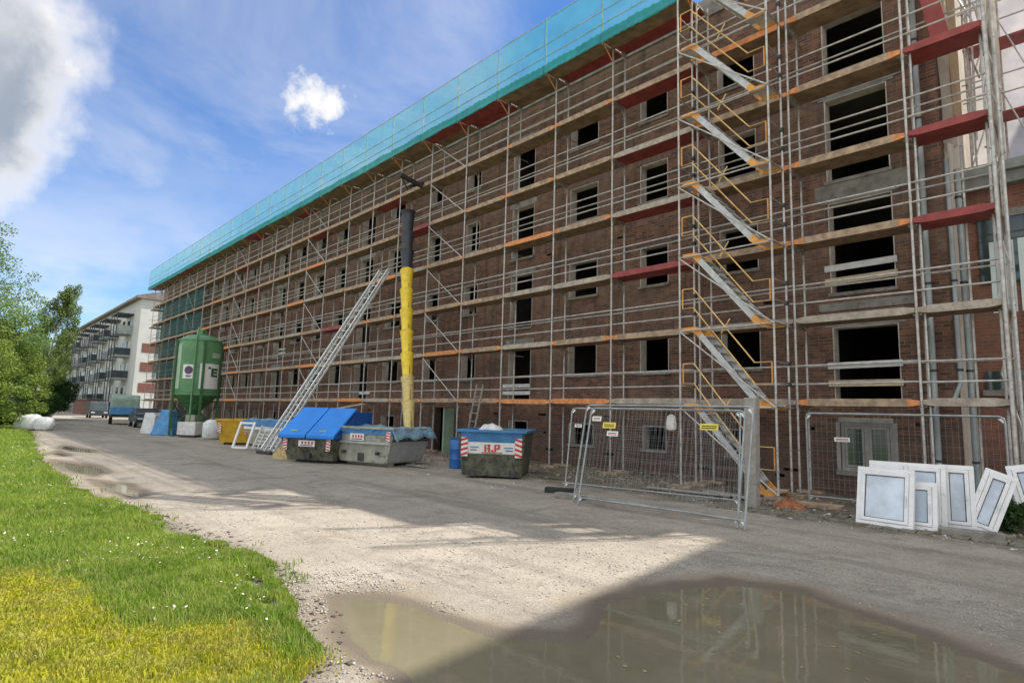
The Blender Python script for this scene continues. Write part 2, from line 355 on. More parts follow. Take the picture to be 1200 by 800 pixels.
# ------------------------------------------------------------------ mesh helpers
class MB:
    def __init__(s): s.v = []; s.f = []; s.m = []; s.mats = []
    def mi(s, mat):
        if mat is None: return 0
        if mat not in s.mats: s.mats.append(mat)
        return s.mats.index(mat)
    def add(s, vs, fs, mat=None):
        k = len(s.v); i = s.mi(mat)
        s.v += [tuple(p) for p in vs]
        for q in fs: s.f.append(tuple(k+a for a in q)); s.m.append(i)
    def box(s, x0, x1, y0, y1, z0, z1, mat=None):
        vs = [(x, y, z) for z in (z0, z1) for y in (y0, y1) for x in (x0, x1)]
        s.add(vs, [(0, 2, 3, 1), (4, 5, 7, 6), (0, 1, 5, 4), (2, 6, 7, 3), (0, 4, 6, 2), (1, 3, 7, 5)], mat)
    def beam(s, p, q, w, h, mat=None, up=(0, 0, 1)):
        p = Vector(p); q = Vector(q); d = (q-p).normalized(); u = Vector(up)
        a = d.cross(u)
        if a.length < 1e-3: a = d.cross(Vector((0, 1, 0)))
        a.normalize(); b = a.cross(d)
        vs = []
        for c in (p, q):
            for i, j in ((-1, -1), (1, -1), (1, 1), (-1, 1)): vs.append(c + a*(i*w/2) + b*(j*h/2))
        s.add(vs, [(3, 2, 1, 0), (4, 5, 6, 7), (0, 1, 5, 4), (1, 2, 6, 5), (2, 3, 7, 6), (3, 0, 4, 7)], mat)
    def tube(s, pts, rad, n=6, mat=None, cap=True):
        pts = [Vector(p) for p in pts]; N = len(pts)
        rs = rad if isinstance(rad, (list, tuple)) else [rad]*N
        vs = []; prev = None
        for i, p in enumerate(pts):
            d = (pts[min(i+1, N-1)] - pts[max(i-1, 0)]).normalized()
            if prev is None:
                a = d.cross(Vector((0, 0, 1)))
                if a.length < .05: a = d.cross(Vector((0, 1, 0)))
            else: a = prev - d*prev.dot(d)
            a.normalize(); prev = a; b = d.cross(a)
            for k in range(n):
                t = 2*math.pi*k/n
                vs.append(p + (a*math.cos(t) + b*math.sin(t))*rs[i])
        fs = []
        for i in range(N-1):
            for k in range(n):
                k2 = (k+1) % n
                fs.append((i*n+k, i*n+k2, (i+1)*n+k2, (i+1)*n+k))
        if cap: fs += [tuple(range(n-1, -1, -1)), tuple((N-1)*n+k for k in range(n))]
        s.add(vs, fs, mat)
    def lathe(s, prof, n=24, mat=None, c=(0, 0)):
        vs = []; fs = []
        for r_, z in prof:
            for k in range(n):
                t = 2*math.pi*k/n; vs.append((c[0]+r_*math.cos(t), c[1]+r_*math.sin(t), z))
        for i in range(len(prof)-1):
            for k in range(n):
                k2 = (k+1) % n; fs.append((i*n+k, i*n+k2, (i+1)*n+k2, (i+1)*n+k))
        fs.append(tuple(range(n-1, -1, -1))); fs.append(tuple((len(prof)-1)*n+k for k in range(n)))
        s.add(vs, fs, mat)
    def prism(s, poly, d, mat=None):
        """poly: 3-D outline (list), extruded by vector d"""
        n = len(poly); d = Vector(d); vs = [Vector(p) for p in poly]; vs += [p+d for p in vs]
        fs = [tuple(range(n-1, -1, -1)), tuple(range(n, 2*n))]
        for i in range(n): fs.append((i, (i+1) % n, n+(i+1) % n, n+i))
        s.add(vs, fs, mat)
    def mesh(s, name, smooth=None):
        me = bpy.data.meshes.new(name); me.from_pydata(s.v, [], s.f)
        for mt in s.mats: me.materials.append(MATS[mt])
        me.polygons.foreach_set('material_index', s.m)
        if smooth: me.shade_smooth(); me.set_sharp_from_angle(angle=math.radians(smooth))
        me.update(); return me
    def build(s, name, parent=None, mat=None, smooth=None, **kw):
        if mat is not None:
            s.mats = [mat]; s.m = [0]*len(s.f)
        return obj(name, s.mesh(name, smooth), parent, **kw)

def obj(name, data, parent=None, loc=None, rz=None, label=None, cat=None, group=None, kind=None, bevel=0):
    o = bpy.data.objects.new(name, data); COL.objects.link(o)
    if parent is not None: o.parent = parent
    if loc is not None: o.location = loc
    if rz is not None: o.rotation_euler = (0, 0, rz)
    if label: o['label'] = label
    if cat: o['category'] = cat
    if group: o['group'] = group
    if kind: o['kind'] = kind
    if bevel:
        b = o.modifiers.new('bevel', 'BEVEL'); b.width = bevel; b.segments = 2; b.limit_method = 'ANGLE'
    return o
def thing(name, label, cat, loc=(0, 0, 0), rz=0, group=None):
    return obj(name, None, None, loc, rz, label, cat, group)
def copy_tree(o, parent=None):
    c = o.copy(); COL.objects.link(c)
    if parent is not None: c.parent = parent
    for ch in list(o.children): copy_tree(ch, c)
    return c
def np_mesh(name, V, F, mat, smooth=False):
    me = bpy.data.meshes.new(name); V = np.asarray(V, np.float32); F = np.asarray(F, np.int32); k = F.shape[1]
    me.vertices.add(len(V)); me.vertices.foreach_set('co', V.ravel())
    me.loops.add(F.size); me.loops.foreach_set('vertex_index', F.ravel())
    me.polygons.add(len(F)); me.polygons.foreach_set('loop_start', np.arange(len(F), dtype=np.int32)*k)
    me.update(calc_edges=True); me.materials.append(MATS[mat])
    if smooth: me.shade_smooth()
    return me
def text(parent, s_, size, mat, M, name='lettering'):
    c = bpy.data.curves.new(name, 'FONT'); c.body = s_; c.size = size; c.align_x = 'CENTER'; c.align_y = 'CENTER'
    c.extrude = .003; c.resolution_u = 3; c.materials.append(MATS[mat])
    o = bpy.data.objects.new(name, c); COL.objects.link(o); o.parent = parent; o.matrix_local = M
    return o

# ------------------------------------------------------------------ ground
def vnoise(x, y, s, seed):
    """smooth value noise on arrays"""
    x = x/s; y = y/s
    xi = np.floor(x).astype(np.int64); yi = np.floor(y).astype(np.int64); xf = x-xi; yf = y-yi
    def h(a, b):
        n = (a*374761393 + b*668265263 + seed*1442695041) & 0x7fffffff
        n = ((n ^ (n >> 13))*1274126177) & 0x7fffffff
        return ((n ^ (n >> 16)) & 0xffff)/65535.0
    u = xf*xf*(3-2*xf); v = yf*yf*(3-2*yf)
    return (h(xi, yi)*(1-u)+h(xi+1, yi)*u)*(1-v) + (h(xi, yi+1)*(1-u)+h(xi+1, yi+1)*u)*v - .5
def poly_sd(X, Y, poly):
    """positive inside"""
    P = np.array(poly, float); n = len(P); d = np.full(X.shape, 1e9); ins = np.zeros(X.shape, bool)
    for i in range(n):
        a = P[i]; b = P[(i+1) % n]; e = b-a
        t = np.clip(((X-a[0])*e[0]+(Y-a[1])*e[1])/max(e@e, 1e-9), 0, 1)
        d = np.minimum(d, np.hypot(X-a[0]-t*e[0], Y-a[1]-t*e[1]))
        c = ((a[1] > Y) != (b[1] > Y)) & (X < (b[0]-a[0])*(Y-a[1])/((b[1]-a[1]) if b[1] != a[1] else 1e-9)+a[0])
        ins ^= c
    return np.where(ins, d, -d)
PUD = [(-5.42, 2.85), (-5.25, 3.22), (-4.75, 3.42), (-4.46, 3.42), (-3.75, 3.5), (-3.32, 3.9), (-3.55, 4.4), (-3.78, 4.8), (-3.72, 5.5), (-3.28, 6.55), (-2.63, 6.88),
       (-1.97, 6.62), (-1.38, 6.42), (-.75, 6.08), (.1, 5.4), (.5, 4.0), (.2, 2.4), (-1.2, 1.5), (-2.6, 1.7), (-3.2, 2.1), (-3.55, 2.4), (-4.0, 2.38), (-4.7, 2.45)]
SMALL = [[(-23.3, 2.45), (-20.5, 3.3), (-18.6, 3.25), (-17.6, 2.75), (-19, 2.45), (-21, 2.3)],
         [(-17.2, 2.55), (-15.6, 3.15), (-14.3, 3.1), (-13.4, 2.95), (-13.2, 2.72), (-14.6, 2.55)],
         [(-31, 3.6), (-27.5, 4.2), (-25.8, 4.0), (-26.8, 3.4), (-29, 3.2)],
         [(-27.5, 3.0), (-25, 3.2), (-24.3, 2.85), (-26, 2.65)]]
EDGE = [(-400, 6), (-120, 5.6), (-62, 4.0), (-39.5, 3.2), (-28, 2.35), (-17.6, 1.95), (-14, 2.0), (-11.6, 2.3), (-8.3, 2.6), (-6.9, 2.68), (-5.96, 2.5), (-4.9, 2.22), (-4.1, 2.0), (-3.6, 1.5), (-3.2, .6), (-2.9, -1), (-2.7, -30)]
VERGE = EDGE + [(-400, -30)]
def gz(X, Y):
    X = np.asarray(X, float); Y = np.asarray(Y, float)
    z = .03*vnoise(X, Y, 3.1, 1) + .018*vnoise(X, Y, 1.1, 2) + .010*vnoise(X, Y, .42, 3)
    near = np.clip((40-np.hypot(X, Y))/30, 0, 1); z = z*near
    wig = .10*vnoise(X, Y, .6, 5) + .06*vnoise(X, Y, .22, 6)
    for k, pl in enumerate([PUD]+SMALL):
        sd = poly_sd(X, Y, pl) + wig*(1 if k == 0 else .9)
        w = np.clip((sd+.5)/.9, 0, 1); w = w*w*(3-2*w)
        t = np.clip(sd/.5, -1, 1)
        z = z*(1-w) + w*(-.012) - .05*np.clip(t, -.25, 1)*w
    # soil bank rises to the wall
    bk = np.clip((Y-12.3)/3.5, 0, 1)*np.clip((X+60)/30, 0, 1)
    z = z + .06*bk + .05*vnoise(X, Y, .8, 9)*bk
    return z
def make_ground():
    xs = np.concatenate([np.linspace(-1500, -130, 14), np.linspace(-120, -34, 60), np.linspace(-33, -7.1, 150), np.arange(-7, 1.6, .07), np.linspace(1.8, 30, 30), np.linspace(45, 1200, 12)])
    ys = np.concatenate([np.linspace(-1200, -40, 12), np.linspace(-30, .9, 26), np.arange(1, 8, .07), np.linspace(8.1, 17, 60), np.linspace(18, 60, 20), np.linspace(80, 1500, 12)])
    X, Y = np.meshgrid(xs, ys, indexing='ij'); Z = gz(X, Y)
    nx, ny = X.shape; idx = np.arange(nx*ny).reshape(nx, ny)
    F = np.stack([idx[:-1, :-1], idx[1:, :-1], idx[1:, 1:], idx[:-1, 1:]], -1).reshape(-1, 4)
    me = np_mesh('ground', np.stack([X, Y, Z], -1).reshape(-1, 3), F, 'gravel_ground', True)
    wet = np.zeros(X.shape)
    n = .5*vnoise(X, Y, .9, 21) + .4*vnoise(X, Y, .3, 22)
    for k, pl in enumerate([PUD]+SMALL):
        sd = poly_sd(X, Y, pl) + n*.5
        wet = np.maximum(wet, np.clip((sd+.42)/.42, 0, 1)*(.85 if k == 0 else .7))
    bank = np.clip((Y + 1.4*n*2 - 11.4 - np.where(X < -10, np.clip((-10-X)*.3, 0, 2.2), 0))/1.0, 0, 1)*np.clip((X+75)/20, 0, 1)
    # worn earth along the grass edge
    ed = np.interp(X, [p[0] for p in EDGE], [p[1] for p in EDGE])
    edge = np.clip(1-(np.abs(Y-ed+n*.5))/.45, 0, 1)*(X < -3.4)*.8
    shore = np.zeros(X.shape); wig = .10*vnoise(X, Y, .6, 5) + .06*vnoise(X, Y, .22, 6)
    for k, pl in enumerate([PUD]+SMALL):
        sd = poly_sd(X, Y, pl) + wig + .10*vnoise(X, Y, .35, 24); shore = np.maximum(shore, np.clip((sd+.13)/.12, 0, 1))
    for nm, arr in (('shore', shore), ('wet', wet), ('bank', np.maximum(bank, edge))):
        a = me.attributes.new(nm, 'FLOAT', 'POINT'); a.data.foreach_set('value', arr.ravel().astype(np.float32))
    obj('ground', me, kind='structure')
    # grass verge sheet, a few mm above the ground
    xs = np.concatenate([np.linspace(-400, -65, 14), np.linspace(-60, -14, 100), np.arange(-13.9, -2.6, .09)])
    T = np.concatenate([np.linspace(0, .5, 8), np.linspace(.6, 4, 35), [6, 9, 14, 22]])
    X, T_ = np.meshgrid(xs, T, indexing='ij')
    ed = np.interp(X, [p[0] for p in EDGE[:-3]], [p[1] for p in EDGE[:-3]]); ed = np.where(X > -3.6, 1.5-(X+3.6)*2.3, ed)
    ed = ed + .16*vnoise(X, X*0, .35, 31) + .12*vnoise(X, X*0, .9, 33)
    Y = ed - T_
    Z = gz(X, Y) + np.clip(T_/.25, -.02, 1)*.035 + .004 + .03*vnoise(X, Y, .25, 35)*np.clip(T_/.3, 0, 1)
    Z = np.where(T_ == 0, gz(X, Y)-.01, Z)
    nx, ny = X.shape; idx = np.arange(nx*ny).reshape(nx, ny)
    F = np.stack([idx[:-1, 1:], idx[1:, 1:], idx[1:, :-1], idx[:-1, :-1]], -1).reshape(-1, 4)
    me = np_mesh('grass_verge', np.stack([X, Y, Z], -1).reshape(-1, 3), F, 'verge_soil', True)
    a = me.attributes.new('moss', 'FLOAT', 'POINT'); a.data.foreach_set('value', moss_mask(X, Y).ravel().astype(np.float32))
    obj('grass_verge', me, kind='structure')
    # water sheets
    for k, (pl, lv) in enumerate(zip([PUD]+SMALL, (-.018, -.02, -.02, -.02, -.02))):
        P = np.array(pl); c = P.mean(0); Q = c + (P-c)*(1.12 if k == 0 else 1.25)
        me = bpy.data.meshes.new('puddle'); me.from_pydata([(x, y, lv) for x, y in Q], [], [tuple(range(len(Q)-1, -1, -1))]); me.materials.append(MATS['puddle_water'])
        me.update()
        if me.polygons[0].normal.z < 0: me.flip_normals()
        lab = ['wide muddy brown puddle across the gravel in front of camera', 'grey rain puddle beside the grass edge halfway along the lane',
               'small puddle nearest the lawn edge behind the big one', 'thin far puddle in the lane ruts near the white sacks', 'narrow puddle strip beside the far verge'][k]
        obj('puddle', me, kind='structure', label=lab)
def moss_mask(X, Y):
    n = vnoise(X, Y, .8, 41)*.9 + vnoise(X, Y, .25, 42)*.45
    a = np.clip((2.0 - Y + .30*(X+5.0) + n*1.4)/.9, 0, 1)*np.clip((X+9.2)/1.5, 0, 1)
    b = np.clip((X+5.2+n)/.7, 0, 1)*np.clip((Y-1.9+n)/.3, 0, 1)*.6
    return np.maximum(a, b*0)
make_ground()

# ------------------------------------------------------------------ main building
WY = 16.1; WD = .36; XL = -74.0; XR = -2.72; TOPL = 14.4; TOPR = 14.38
COLS = [(-5.2, -3.75, 'd'), (-8.2, -7.05, 'w'), (-11.0, -9.94, 'w'), (-14.1, -12.79, 'w'), (-17.25, -16.0, 'd'), (-20.3, -19.35, 'w'), (-23.15, -22.15, 'w')]
x = -26.1; k = 7
while x > XL+1.5:
    COLS.append((x-.72, x+.72, 'd' if k % 4 == 0 else 'w')); x -= 2.95; k += 1
ST = 2.83
def openings():
    o = []
    for i, (a, b, t) in enumerate(COLS):
        for s_ in range(4):
            z0 = (2.38 if t == 'd' else 3.24)+ST*s_; z1 = 4.55+ST*s_
            if i == 0: z0, z1 = [(2.34, 4.2), (5.08, 7.45), (8.05, 10.3), (11.0, 12.55)][s_]
            o.append((a, b, z0, z1, t, i, s_))
    o.append((-5.12, -3.98, .64, 1.82, 'glazed', 0, -1))
    o.append((-22.1, -20.65, -.2, 2.0, 'door', 6, -1))
    for i, (a, b, t) in enumerate(COLS):
        if i in (0, 5, 6): continue
        o.append((a+.1, b-.1, .82, 1.55, 'cellar', i, -1))
    return o
OPS = openings()
HOLES = []
hr_ = random.Random(99)
for _ in range(70):
    hx = -3.4-hr_.random()**1.4*34; hz = hr_.choice([.35, .52, .69, 1.1, 1.27, 1.6, 1.77]) if _ < 48 else hr_.choice([2.19, 4.79, 5.0, 7.7, 7.87, 10.5, 10.7]); hw = hr_.choice([.13, .25, .25, .38])
    if all(not (o[0]-.45 < hx < o[1]+.45 and o[2]-.35 < hz < o[3]+.4) for o in OPS) and all(abs(hx-q[0]) > .5 or abs(hz-q[2]) > .12 for q in HOLES): HOLES.append((hx-hw/2, hx+hw/2, hz, hz+.078, 'hole', 0, 0))
def wall_grid(m, rects, x0, x1, z0, z1, y0, y1, mat, rev):
    xs = sorted({x0, x1, *[a for r_ in rects for a in r_[:2] if x0 < a < x1]}); zs = sorted({z0, z1, *[a for r_ in rects for a in r_[2:4] if z0 < a < z1]})
    def hole(i, j):
        cx = (xs[i]+xs[i+1])/2; cz = (zs[j]+zs[j+1])/2
        return any(r_[0] < cx < r_[1] and r_[2] < cz < r_[3] for r_ in rects)
    G = [[hole(i, j) for j in range(len(zs)-1)] for i in range(len(xs)-1)]
    for i in range(len(xs)-1):
        a, b = xs[i], xs[i+1]
        j = 0
        while j < len(zs)-1:
            if G[i][j]: j += 1; continue
            j2 = j
            while j2 < len(zs)-1 and not G[i][j2]: j2 += 1
            c, d = zs[j], zs[j2]
            m.add([(a, y0, c), (b, y0, c), (b, y0, d), (a, y0, d)], [(0, 1, 2, 3)], mat)
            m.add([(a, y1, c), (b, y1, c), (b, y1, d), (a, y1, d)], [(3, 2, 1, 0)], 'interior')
            j = j2
    for r_ in rects:
        a, b, c, d = r_[:4]; c = max(c, z0)
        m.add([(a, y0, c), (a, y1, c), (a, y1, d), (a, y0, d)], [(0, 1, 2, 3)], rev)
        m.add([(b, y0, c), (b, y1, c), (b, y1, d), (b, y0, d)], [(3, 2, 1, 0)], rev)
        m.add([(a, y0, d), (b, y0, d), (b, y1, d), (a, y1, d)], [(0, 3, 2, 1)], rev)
        m.add([(a, y0, c), (b, y0, c), (b, y1, c), (a, y1, c)], [(0, 1, 2, 3)], rev)

bld = thing('brick_building', 'long dark brick apartment block stripped to bare walls behind the scaffold', 'building', (0, 0, 0))
m = MB()
wall_grid(m, [o for o in OPS+HOLES if o[0] < -5.95], XL, -5.7, -.3, TOPL, WY, WY+WD, 'brick_front', 'brick_side')
wall_grid(m, [o for o in OPS+HOLES if o[0] > -5.6], -5.7, XR, -.3, TOPR, WY, WY+WD, 'brick_front', 'brick_side')
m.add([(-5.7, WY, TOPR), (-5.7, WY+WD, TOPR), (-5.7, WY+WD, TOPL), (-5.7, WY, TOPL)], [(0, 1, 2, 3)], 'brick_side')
m.build('front_wall', bld)
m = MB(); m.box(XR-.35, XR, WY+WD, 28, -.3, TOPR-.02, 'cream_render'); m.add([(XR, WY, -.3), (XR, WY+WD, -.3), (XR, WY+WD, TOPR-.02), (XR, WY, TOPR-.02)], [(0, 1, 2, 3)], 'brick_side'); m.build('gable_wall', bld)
m = MB(); m.box(XL, XL+.35, WY+WD, 28, -.3, TOPL-.02, 'cream_render'); m.build('gable_wall', bld)
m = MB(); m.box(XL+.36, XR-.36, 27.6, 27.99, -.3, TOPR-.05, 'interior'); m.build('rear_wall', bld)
for kz, zz in enumerate((2.05, 4.84, 7.66, 10.5)):
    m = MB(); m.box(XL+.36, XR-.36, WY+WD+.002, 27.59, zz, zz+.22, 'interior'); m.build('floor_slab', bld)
m = MB(); m.box(XL, -5.75, WY+WD+.01, 28.02, TOPL-.25, TOPL-.03, 'concrete'); m.box(-5.74, XR-.02, WY+WD+.01, 28.02, TOPR-.25, TOPR-.03, 'concrete'); m.build('roof_slab', bld)
m = MB(); m.box(XL-.1, XR+.03, WY-.05, WY+.4, TOPL+.002, TOPL+.62, 'concrete'); m.build('eaves_beam', bld)  # eaves beam, unseen from below; raised to block sun streaks on the lane
for xx in [-6.3, -9.0, -15.2, -18.4, -24.3, -30.3, -36, -42, -48, -54, -60, -66]:
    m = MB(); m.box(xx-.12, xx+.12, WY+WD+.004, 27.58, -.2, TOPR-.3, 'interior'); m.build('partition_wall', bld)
# openings: plaster jamb frame > lintel, sill
cache = {}
for (a, b, z0, z1, t, i, s_) in OPS:
    if t in ('door', 'glazed'): continue
    w = round(b-a, 3); h = round(z1-z0, 3); key = (w, h, t)
    if key not in cache:
        j = MB(); d0, d1 = -.006, WD-.02
        e = .022; q = w/2+.001
        j.prism([(-q, d0, 0), (-q+e, d0, 0), (-q+e, d0, h-e), (q-e, d0, h-e), (q-e, d0, 0), (q, d0, 0), (q, d0, h+.001), (-q, d0, h+.001)], (0, d1-d0, 0), 'plaster')
        L = MB(); L.box(-w/2-.16, w/2+.16, -.022, .12, h+.005, h+(.2 if t != 'cellar' else .12), 'concrete' if t == 'd' else 'lintel_brick')
        S = MB(); S.box(-w/2-.05, w/2+.05, -.07, .26, -.09, -.004, 'concrete')
        cache[key] = (j.mesh('window_opening'), L.mesh('lintel'), S.mesh('sill'))
    mj, ml, ms_ = cache[key]
    jo = obj('window_opening' if t != 'd' else 'door_opening', mj, bld, ((a+b)/2, WY, z0))
    obj('lintel', ml, jo); obj('sill', ms_, jo)
# slab bands of the right hand bay
for zz in (7.5, 4.62, 10.36):
    m = MB(); m.box(-5.5, -3.4, WY-.035, WY+.02, zz, zz+.46 if zz > 5 else zz+.2, 'concrete'); m.build('concrete_band', bld)
# white safety rails nailed across openings
def rail(x0, x1, z, mat='white_dirty', h=.14, tilt=0, y=WY-.05):
    m = MB(); m.beam((x0, y, z), (x1, y, z+tilt), .03, h, mat); m.build('safety_rail', bld)
for z, tl in ((2.78, 0), (3.22, .02), (5.72, .02), (5.38, .02)): rail(-5.32, -3.7, z, 'timber_new' if z in (2.78, 5.38) else 'white_dirty', .16, tl)
rail(-17.5, -15.95, 2.62); rail(-17.5, -15.95, 2.9)
rail(-40.4, -39.3, 5.5); rail(-40.4, -39.3, 5.75); rail(-29, -27.9, 2.7)
# glazed cellar window
gw = MB(); a, b, z0, z1 = -5.12, -3.98, .64, 1.82
for (p, q, c, d) in ((a, b, z0, z0+.09), (a, b, z1-.09, z1), (a, a+.08, z0+.09, z1-.09), (b-.08, b, z0+.09, z1-.09), ((a+b)/2-.05, (a+b)/2+.05, z0+.09, z1-.09)):
    gw.box(p+.002, q-.002, WY+.05, WY+.13, c+.001, d-.001, 'timber_grey')
for sx in (a+.085, (a+b)/2+.055):
    e = sx+(b-a)/2-.145
    for (p, q, c, d) in ((sx, e, z0+.095, z0+.15), (sx, e, z1-.15, z1-.095), (sx, sx+.05, z0+.15, z1-.15), (e-.05, e, z0+.15, z1-.15)):
        gw.box(p, q, WY+.06, WY+.11, c, d, 'timber_grey')
go = gw.build('glazed_window', bld)
for sx in (a+.135, (a+b)/2+.105):
    g_ = MB(); g_.box(sx, sx+(b-a)/2-.245, WY+.08, WY+.09, z0+.15, z1-.15, 'dark_pane'); g_.build('pane', go)
m = MB(); m.box(a-.1, b+.1, WY-.06, WY+.049, z0-.1, z0-.002, 'concrete'); m.build('sill', go)
m = MB(); m.box(a-.02, b+.02, WY-.012, WY+.045, z1+.002, z1+.12, 'timber_grey'); m.box(a-.09, a-.001, WY-.012, WY+.04, z0, z1, 'timber_grey'); m.box(b+.001, b+.09, WY-.012, WY+.04, z0, z1, 'timber_grey'); m.build('window_frame', go)
# open cellar door leaf
m = MB(); m.box(-20.72, -20.655, WY-.55, WY+.25, .02, 1.98, 'silo_light'); do = m.build('door', bld)
m = MB(); m.tube([(-20.73, WY-.45, 1.0), (-20.78, WY-.45, 1.0), (-20.78, WY-.33, 1.0)], .012, 6, 'dark_metal'); m.build('handle', do)
# rain pipes on the wall
def pipe(pts, r_=.055, mat='pipe_grey'):
    m = MB(); m.tube(pts, r_, 10, mat); o = m.build('drainpipe', bld, smooth=50)
    for z in range(1, 14, 2):
        if pts[1][2] < z < pts[0][2]:
            k = MB(); k.tube([(pts[0][0], pts[0][1], z), (pts[0][0], pts[0][1], z+.05)], r_+.012, 10, 'dark_metal'); k.build('pipe_clip', o)
pipe([(-3.1, 15.99, 13.3), (-3.1, 15.99, .35), (-3.1, 15.8, .15)], .062)
pipe([(-2.62, 16.02, 7.9), (-2.62, 16.02, 2.75), (-2.74, 15.9, 2.35), (-3.0, 15.85, 2.25)], .05)
pipe([(-2.5, 16.35, 7.7), (-2.5, 16.35, .2)], .06)

# connecting low wing and the tall neighbour (mostly outside the frame, throws the foreground shadow)
cw = thing('connecting_wing', 'low red brick wing with grey cornice at right behind scaffold', 'building')
m = MB(); m.box(-2.70, 3.15, 18.3, 22, -.3, 7.7, 'brick_red'); m.build('wall', cw)
m = MB(); m.box(-2.69, 3.14, 18.02, 22, 7.705, 7.98, 'cornice'); m.box(-2.685, 3.13, 17.86, 22, 7.985, 8.22, 'cornice'); m.build('cornice', cw)
m = MB(); m.box(-2.45, -1.4, 18.24, 18.29, 5.3, 6.9, 'dark_pane'); o_ = m.build('window', cw)
m = MB(); m.box(-2.55, -1.3, 18.2, 18.28, 6.905, 7.1, 'concrete'); m.build('lintel', o_)
m = MB(); m.box(-2.5, -1.35, 18.25, 18.288, 2.7, 3.15, 'dark_pane'); o_ = m.build('window', cw)
m = MB(); m.box(-2.55, -1.3, 18.14, 18.285, 2.55, 2.69, 'concrete'); m.build('sill', o_)
tb = thing('tall_neighbour', 'tall brick building at the right beyond the picture edge', 'building', (3.95, 17, 0), math.radians(7.7))
m = MB(); m.box(0, 13, 0, 19, -.3, 21, 'brick_red'); m.build('wall', tb)
m = MB(); m.box(-.05, 13.1, -.05, 19.1, 21.002, 21.25, 'cornice'); m.build('roof', tb)
for i in range(4):
    for kz in range(6):
        m = MB(); xx = .8+i*3.0; m.box(xx, xx+1.2, -.04, -.002, 1.2+kz*3.1, 2.8+kz*3.1, 'dark_pane'); m.build('window', tb)

# ------------------------------------------------------------------ scaffold
LV = [2.19+2*k for k in range(7)]
PX = [-1.65, -3.15, -5.70, -8.27] + [-11.34-2.57*i for i in range(25)]
SO, SI = 15.0, 15.68          # outer and inner standards
scf = thing('facade_scaffold', 'six level galvanised tube scaffold standing along the whole brick facade', 'scaffold')
def post_mesh(h, base=True):
    m = MB(); m.tube([(0, 0, .12), (0, 0, h)], .028, 8, 'galvanised')
    for z in LV:
        m.tube([(0, 0, z-.1), (0, 0, z+.02)], .036, 8, 'galv_worn')
    for z in (.62, 1.1): m.tube([(0, 0, z), (0, 0, z+.05)], .037, 8, 'galv_worn')
    b = MB(); b.box(-.08, .08, -.08, .08, .045, .06, 'galv_worn'); b.tube([(0, 0, .06), (0, 0, .3)], .018, 8, 'galv_worn')
    b.box(-.3, .3, -.12, .12, -.02, .044, 'board')
    return m.mesh('upright', 50), b.mesh('base_plate')
po, pb = post_mesh(14.2); pi_, _ = post_mesh(14.35); pr, _ = post_mesh(15.4)
for i, xx in enumerate(PX):
    for y, me in ((SO, po if i > 2 else pr), (SI, pi_)):
        u = obj('upright', me, scf, (xx, y, 0)); obj('base_plate', pb, u, (0, 0, float(gz(xx, y))+.02))
# transverse brackets with rounded knee
def bracket_mesh():
    m = MB(); m.tube([(0, SO, -.04), (0, SI, -.04)], .022, 6, 'galv_worn')
    pts = [(0, SI, -.5), (0, SI-.02, -.3), (0, SI-.09, -.14), (0, SI-.22, -.06)]; m.tube(pts, .016, 6, 'galv_worn')
    pts = [(0, SO, -.34), (0, SO+.04, -.2), (0, SO+.13, -.07)]; m.tube(pts, .014, 6, 'galv_worn')
    return m.mesh('bracket', 50)
bk = bracket_mesh()
for xx in PX:
    for z in LV: obj('bracket', bk, scf, (xx, 0, z-.02))
# decks and toe boards
RED = {(3, 2), (3, 3), (3, 4), (3, 5), (3, 6), (0, 2), (0, 3), (0, 4), (6, 6), (4, 6), (9, 5), (12, 5), (16, 4), (17, 5), (8, 4), (18, 3), (15, 3), (13, 6), (16, 6), (11, 2)}
def deck_mesh(L, style):
    under = 'deck_red' if style == 'red' else 'deck_under'
    m = MB(); e = .035
    for j in range(2):           # two planks side by side
        y0 = .05+j*.318; m.box(e, L-e, y0, y0+.312, .012, .05, under); m.box(e, L-e, y0+.004, y0+.308, .0505, .058, 'board_grey')
        m.box(e-.01, e+.05, y0+.02, y0+.29, -.02, .0115, 'galv_worn'); m.box(L-e-.05, L-e+.01, y0+.02, y0+.29, -.02, .0115, 'galv_worn')
    return m.mesh('deck')
def toe_mesh(L, style):
    t = MB(); c = {'red': 'deck_red', 'grey': 'board_grey', 'orange': 'board_orange'}.get(style, 'board')
    z0, z1 = (-.02, .15) if style != 'redlow' else (-.02, .15)
    tip = .26
    # boards with tapered painted tips
    t.box(tip, L-tip, 0, .032, z0, z1, c if style != 'redlow' else 'deck_red')
    for s0, s1 in ((.03, tip-.002), (L-.03, L-tip+.002)):
        t.prism([(s0, 0, z0+.035), (s1, 0, z0), (s1, 0, z1), (s0, 0, z1-.035)] if s0 < s1 else [(s1, 0, z0), (s0, 0, z0+.035), (s0, 0, z1-.035), (s1, 0, z1)], (0, .032, 0), 'board_orange' if style in ('orange', 'tip', 'redtip') else (c if style != 'redtip' else 'deck_red'))
    return t.mesh('toe_board')
dm = {}
railct = 0; rest = MB()
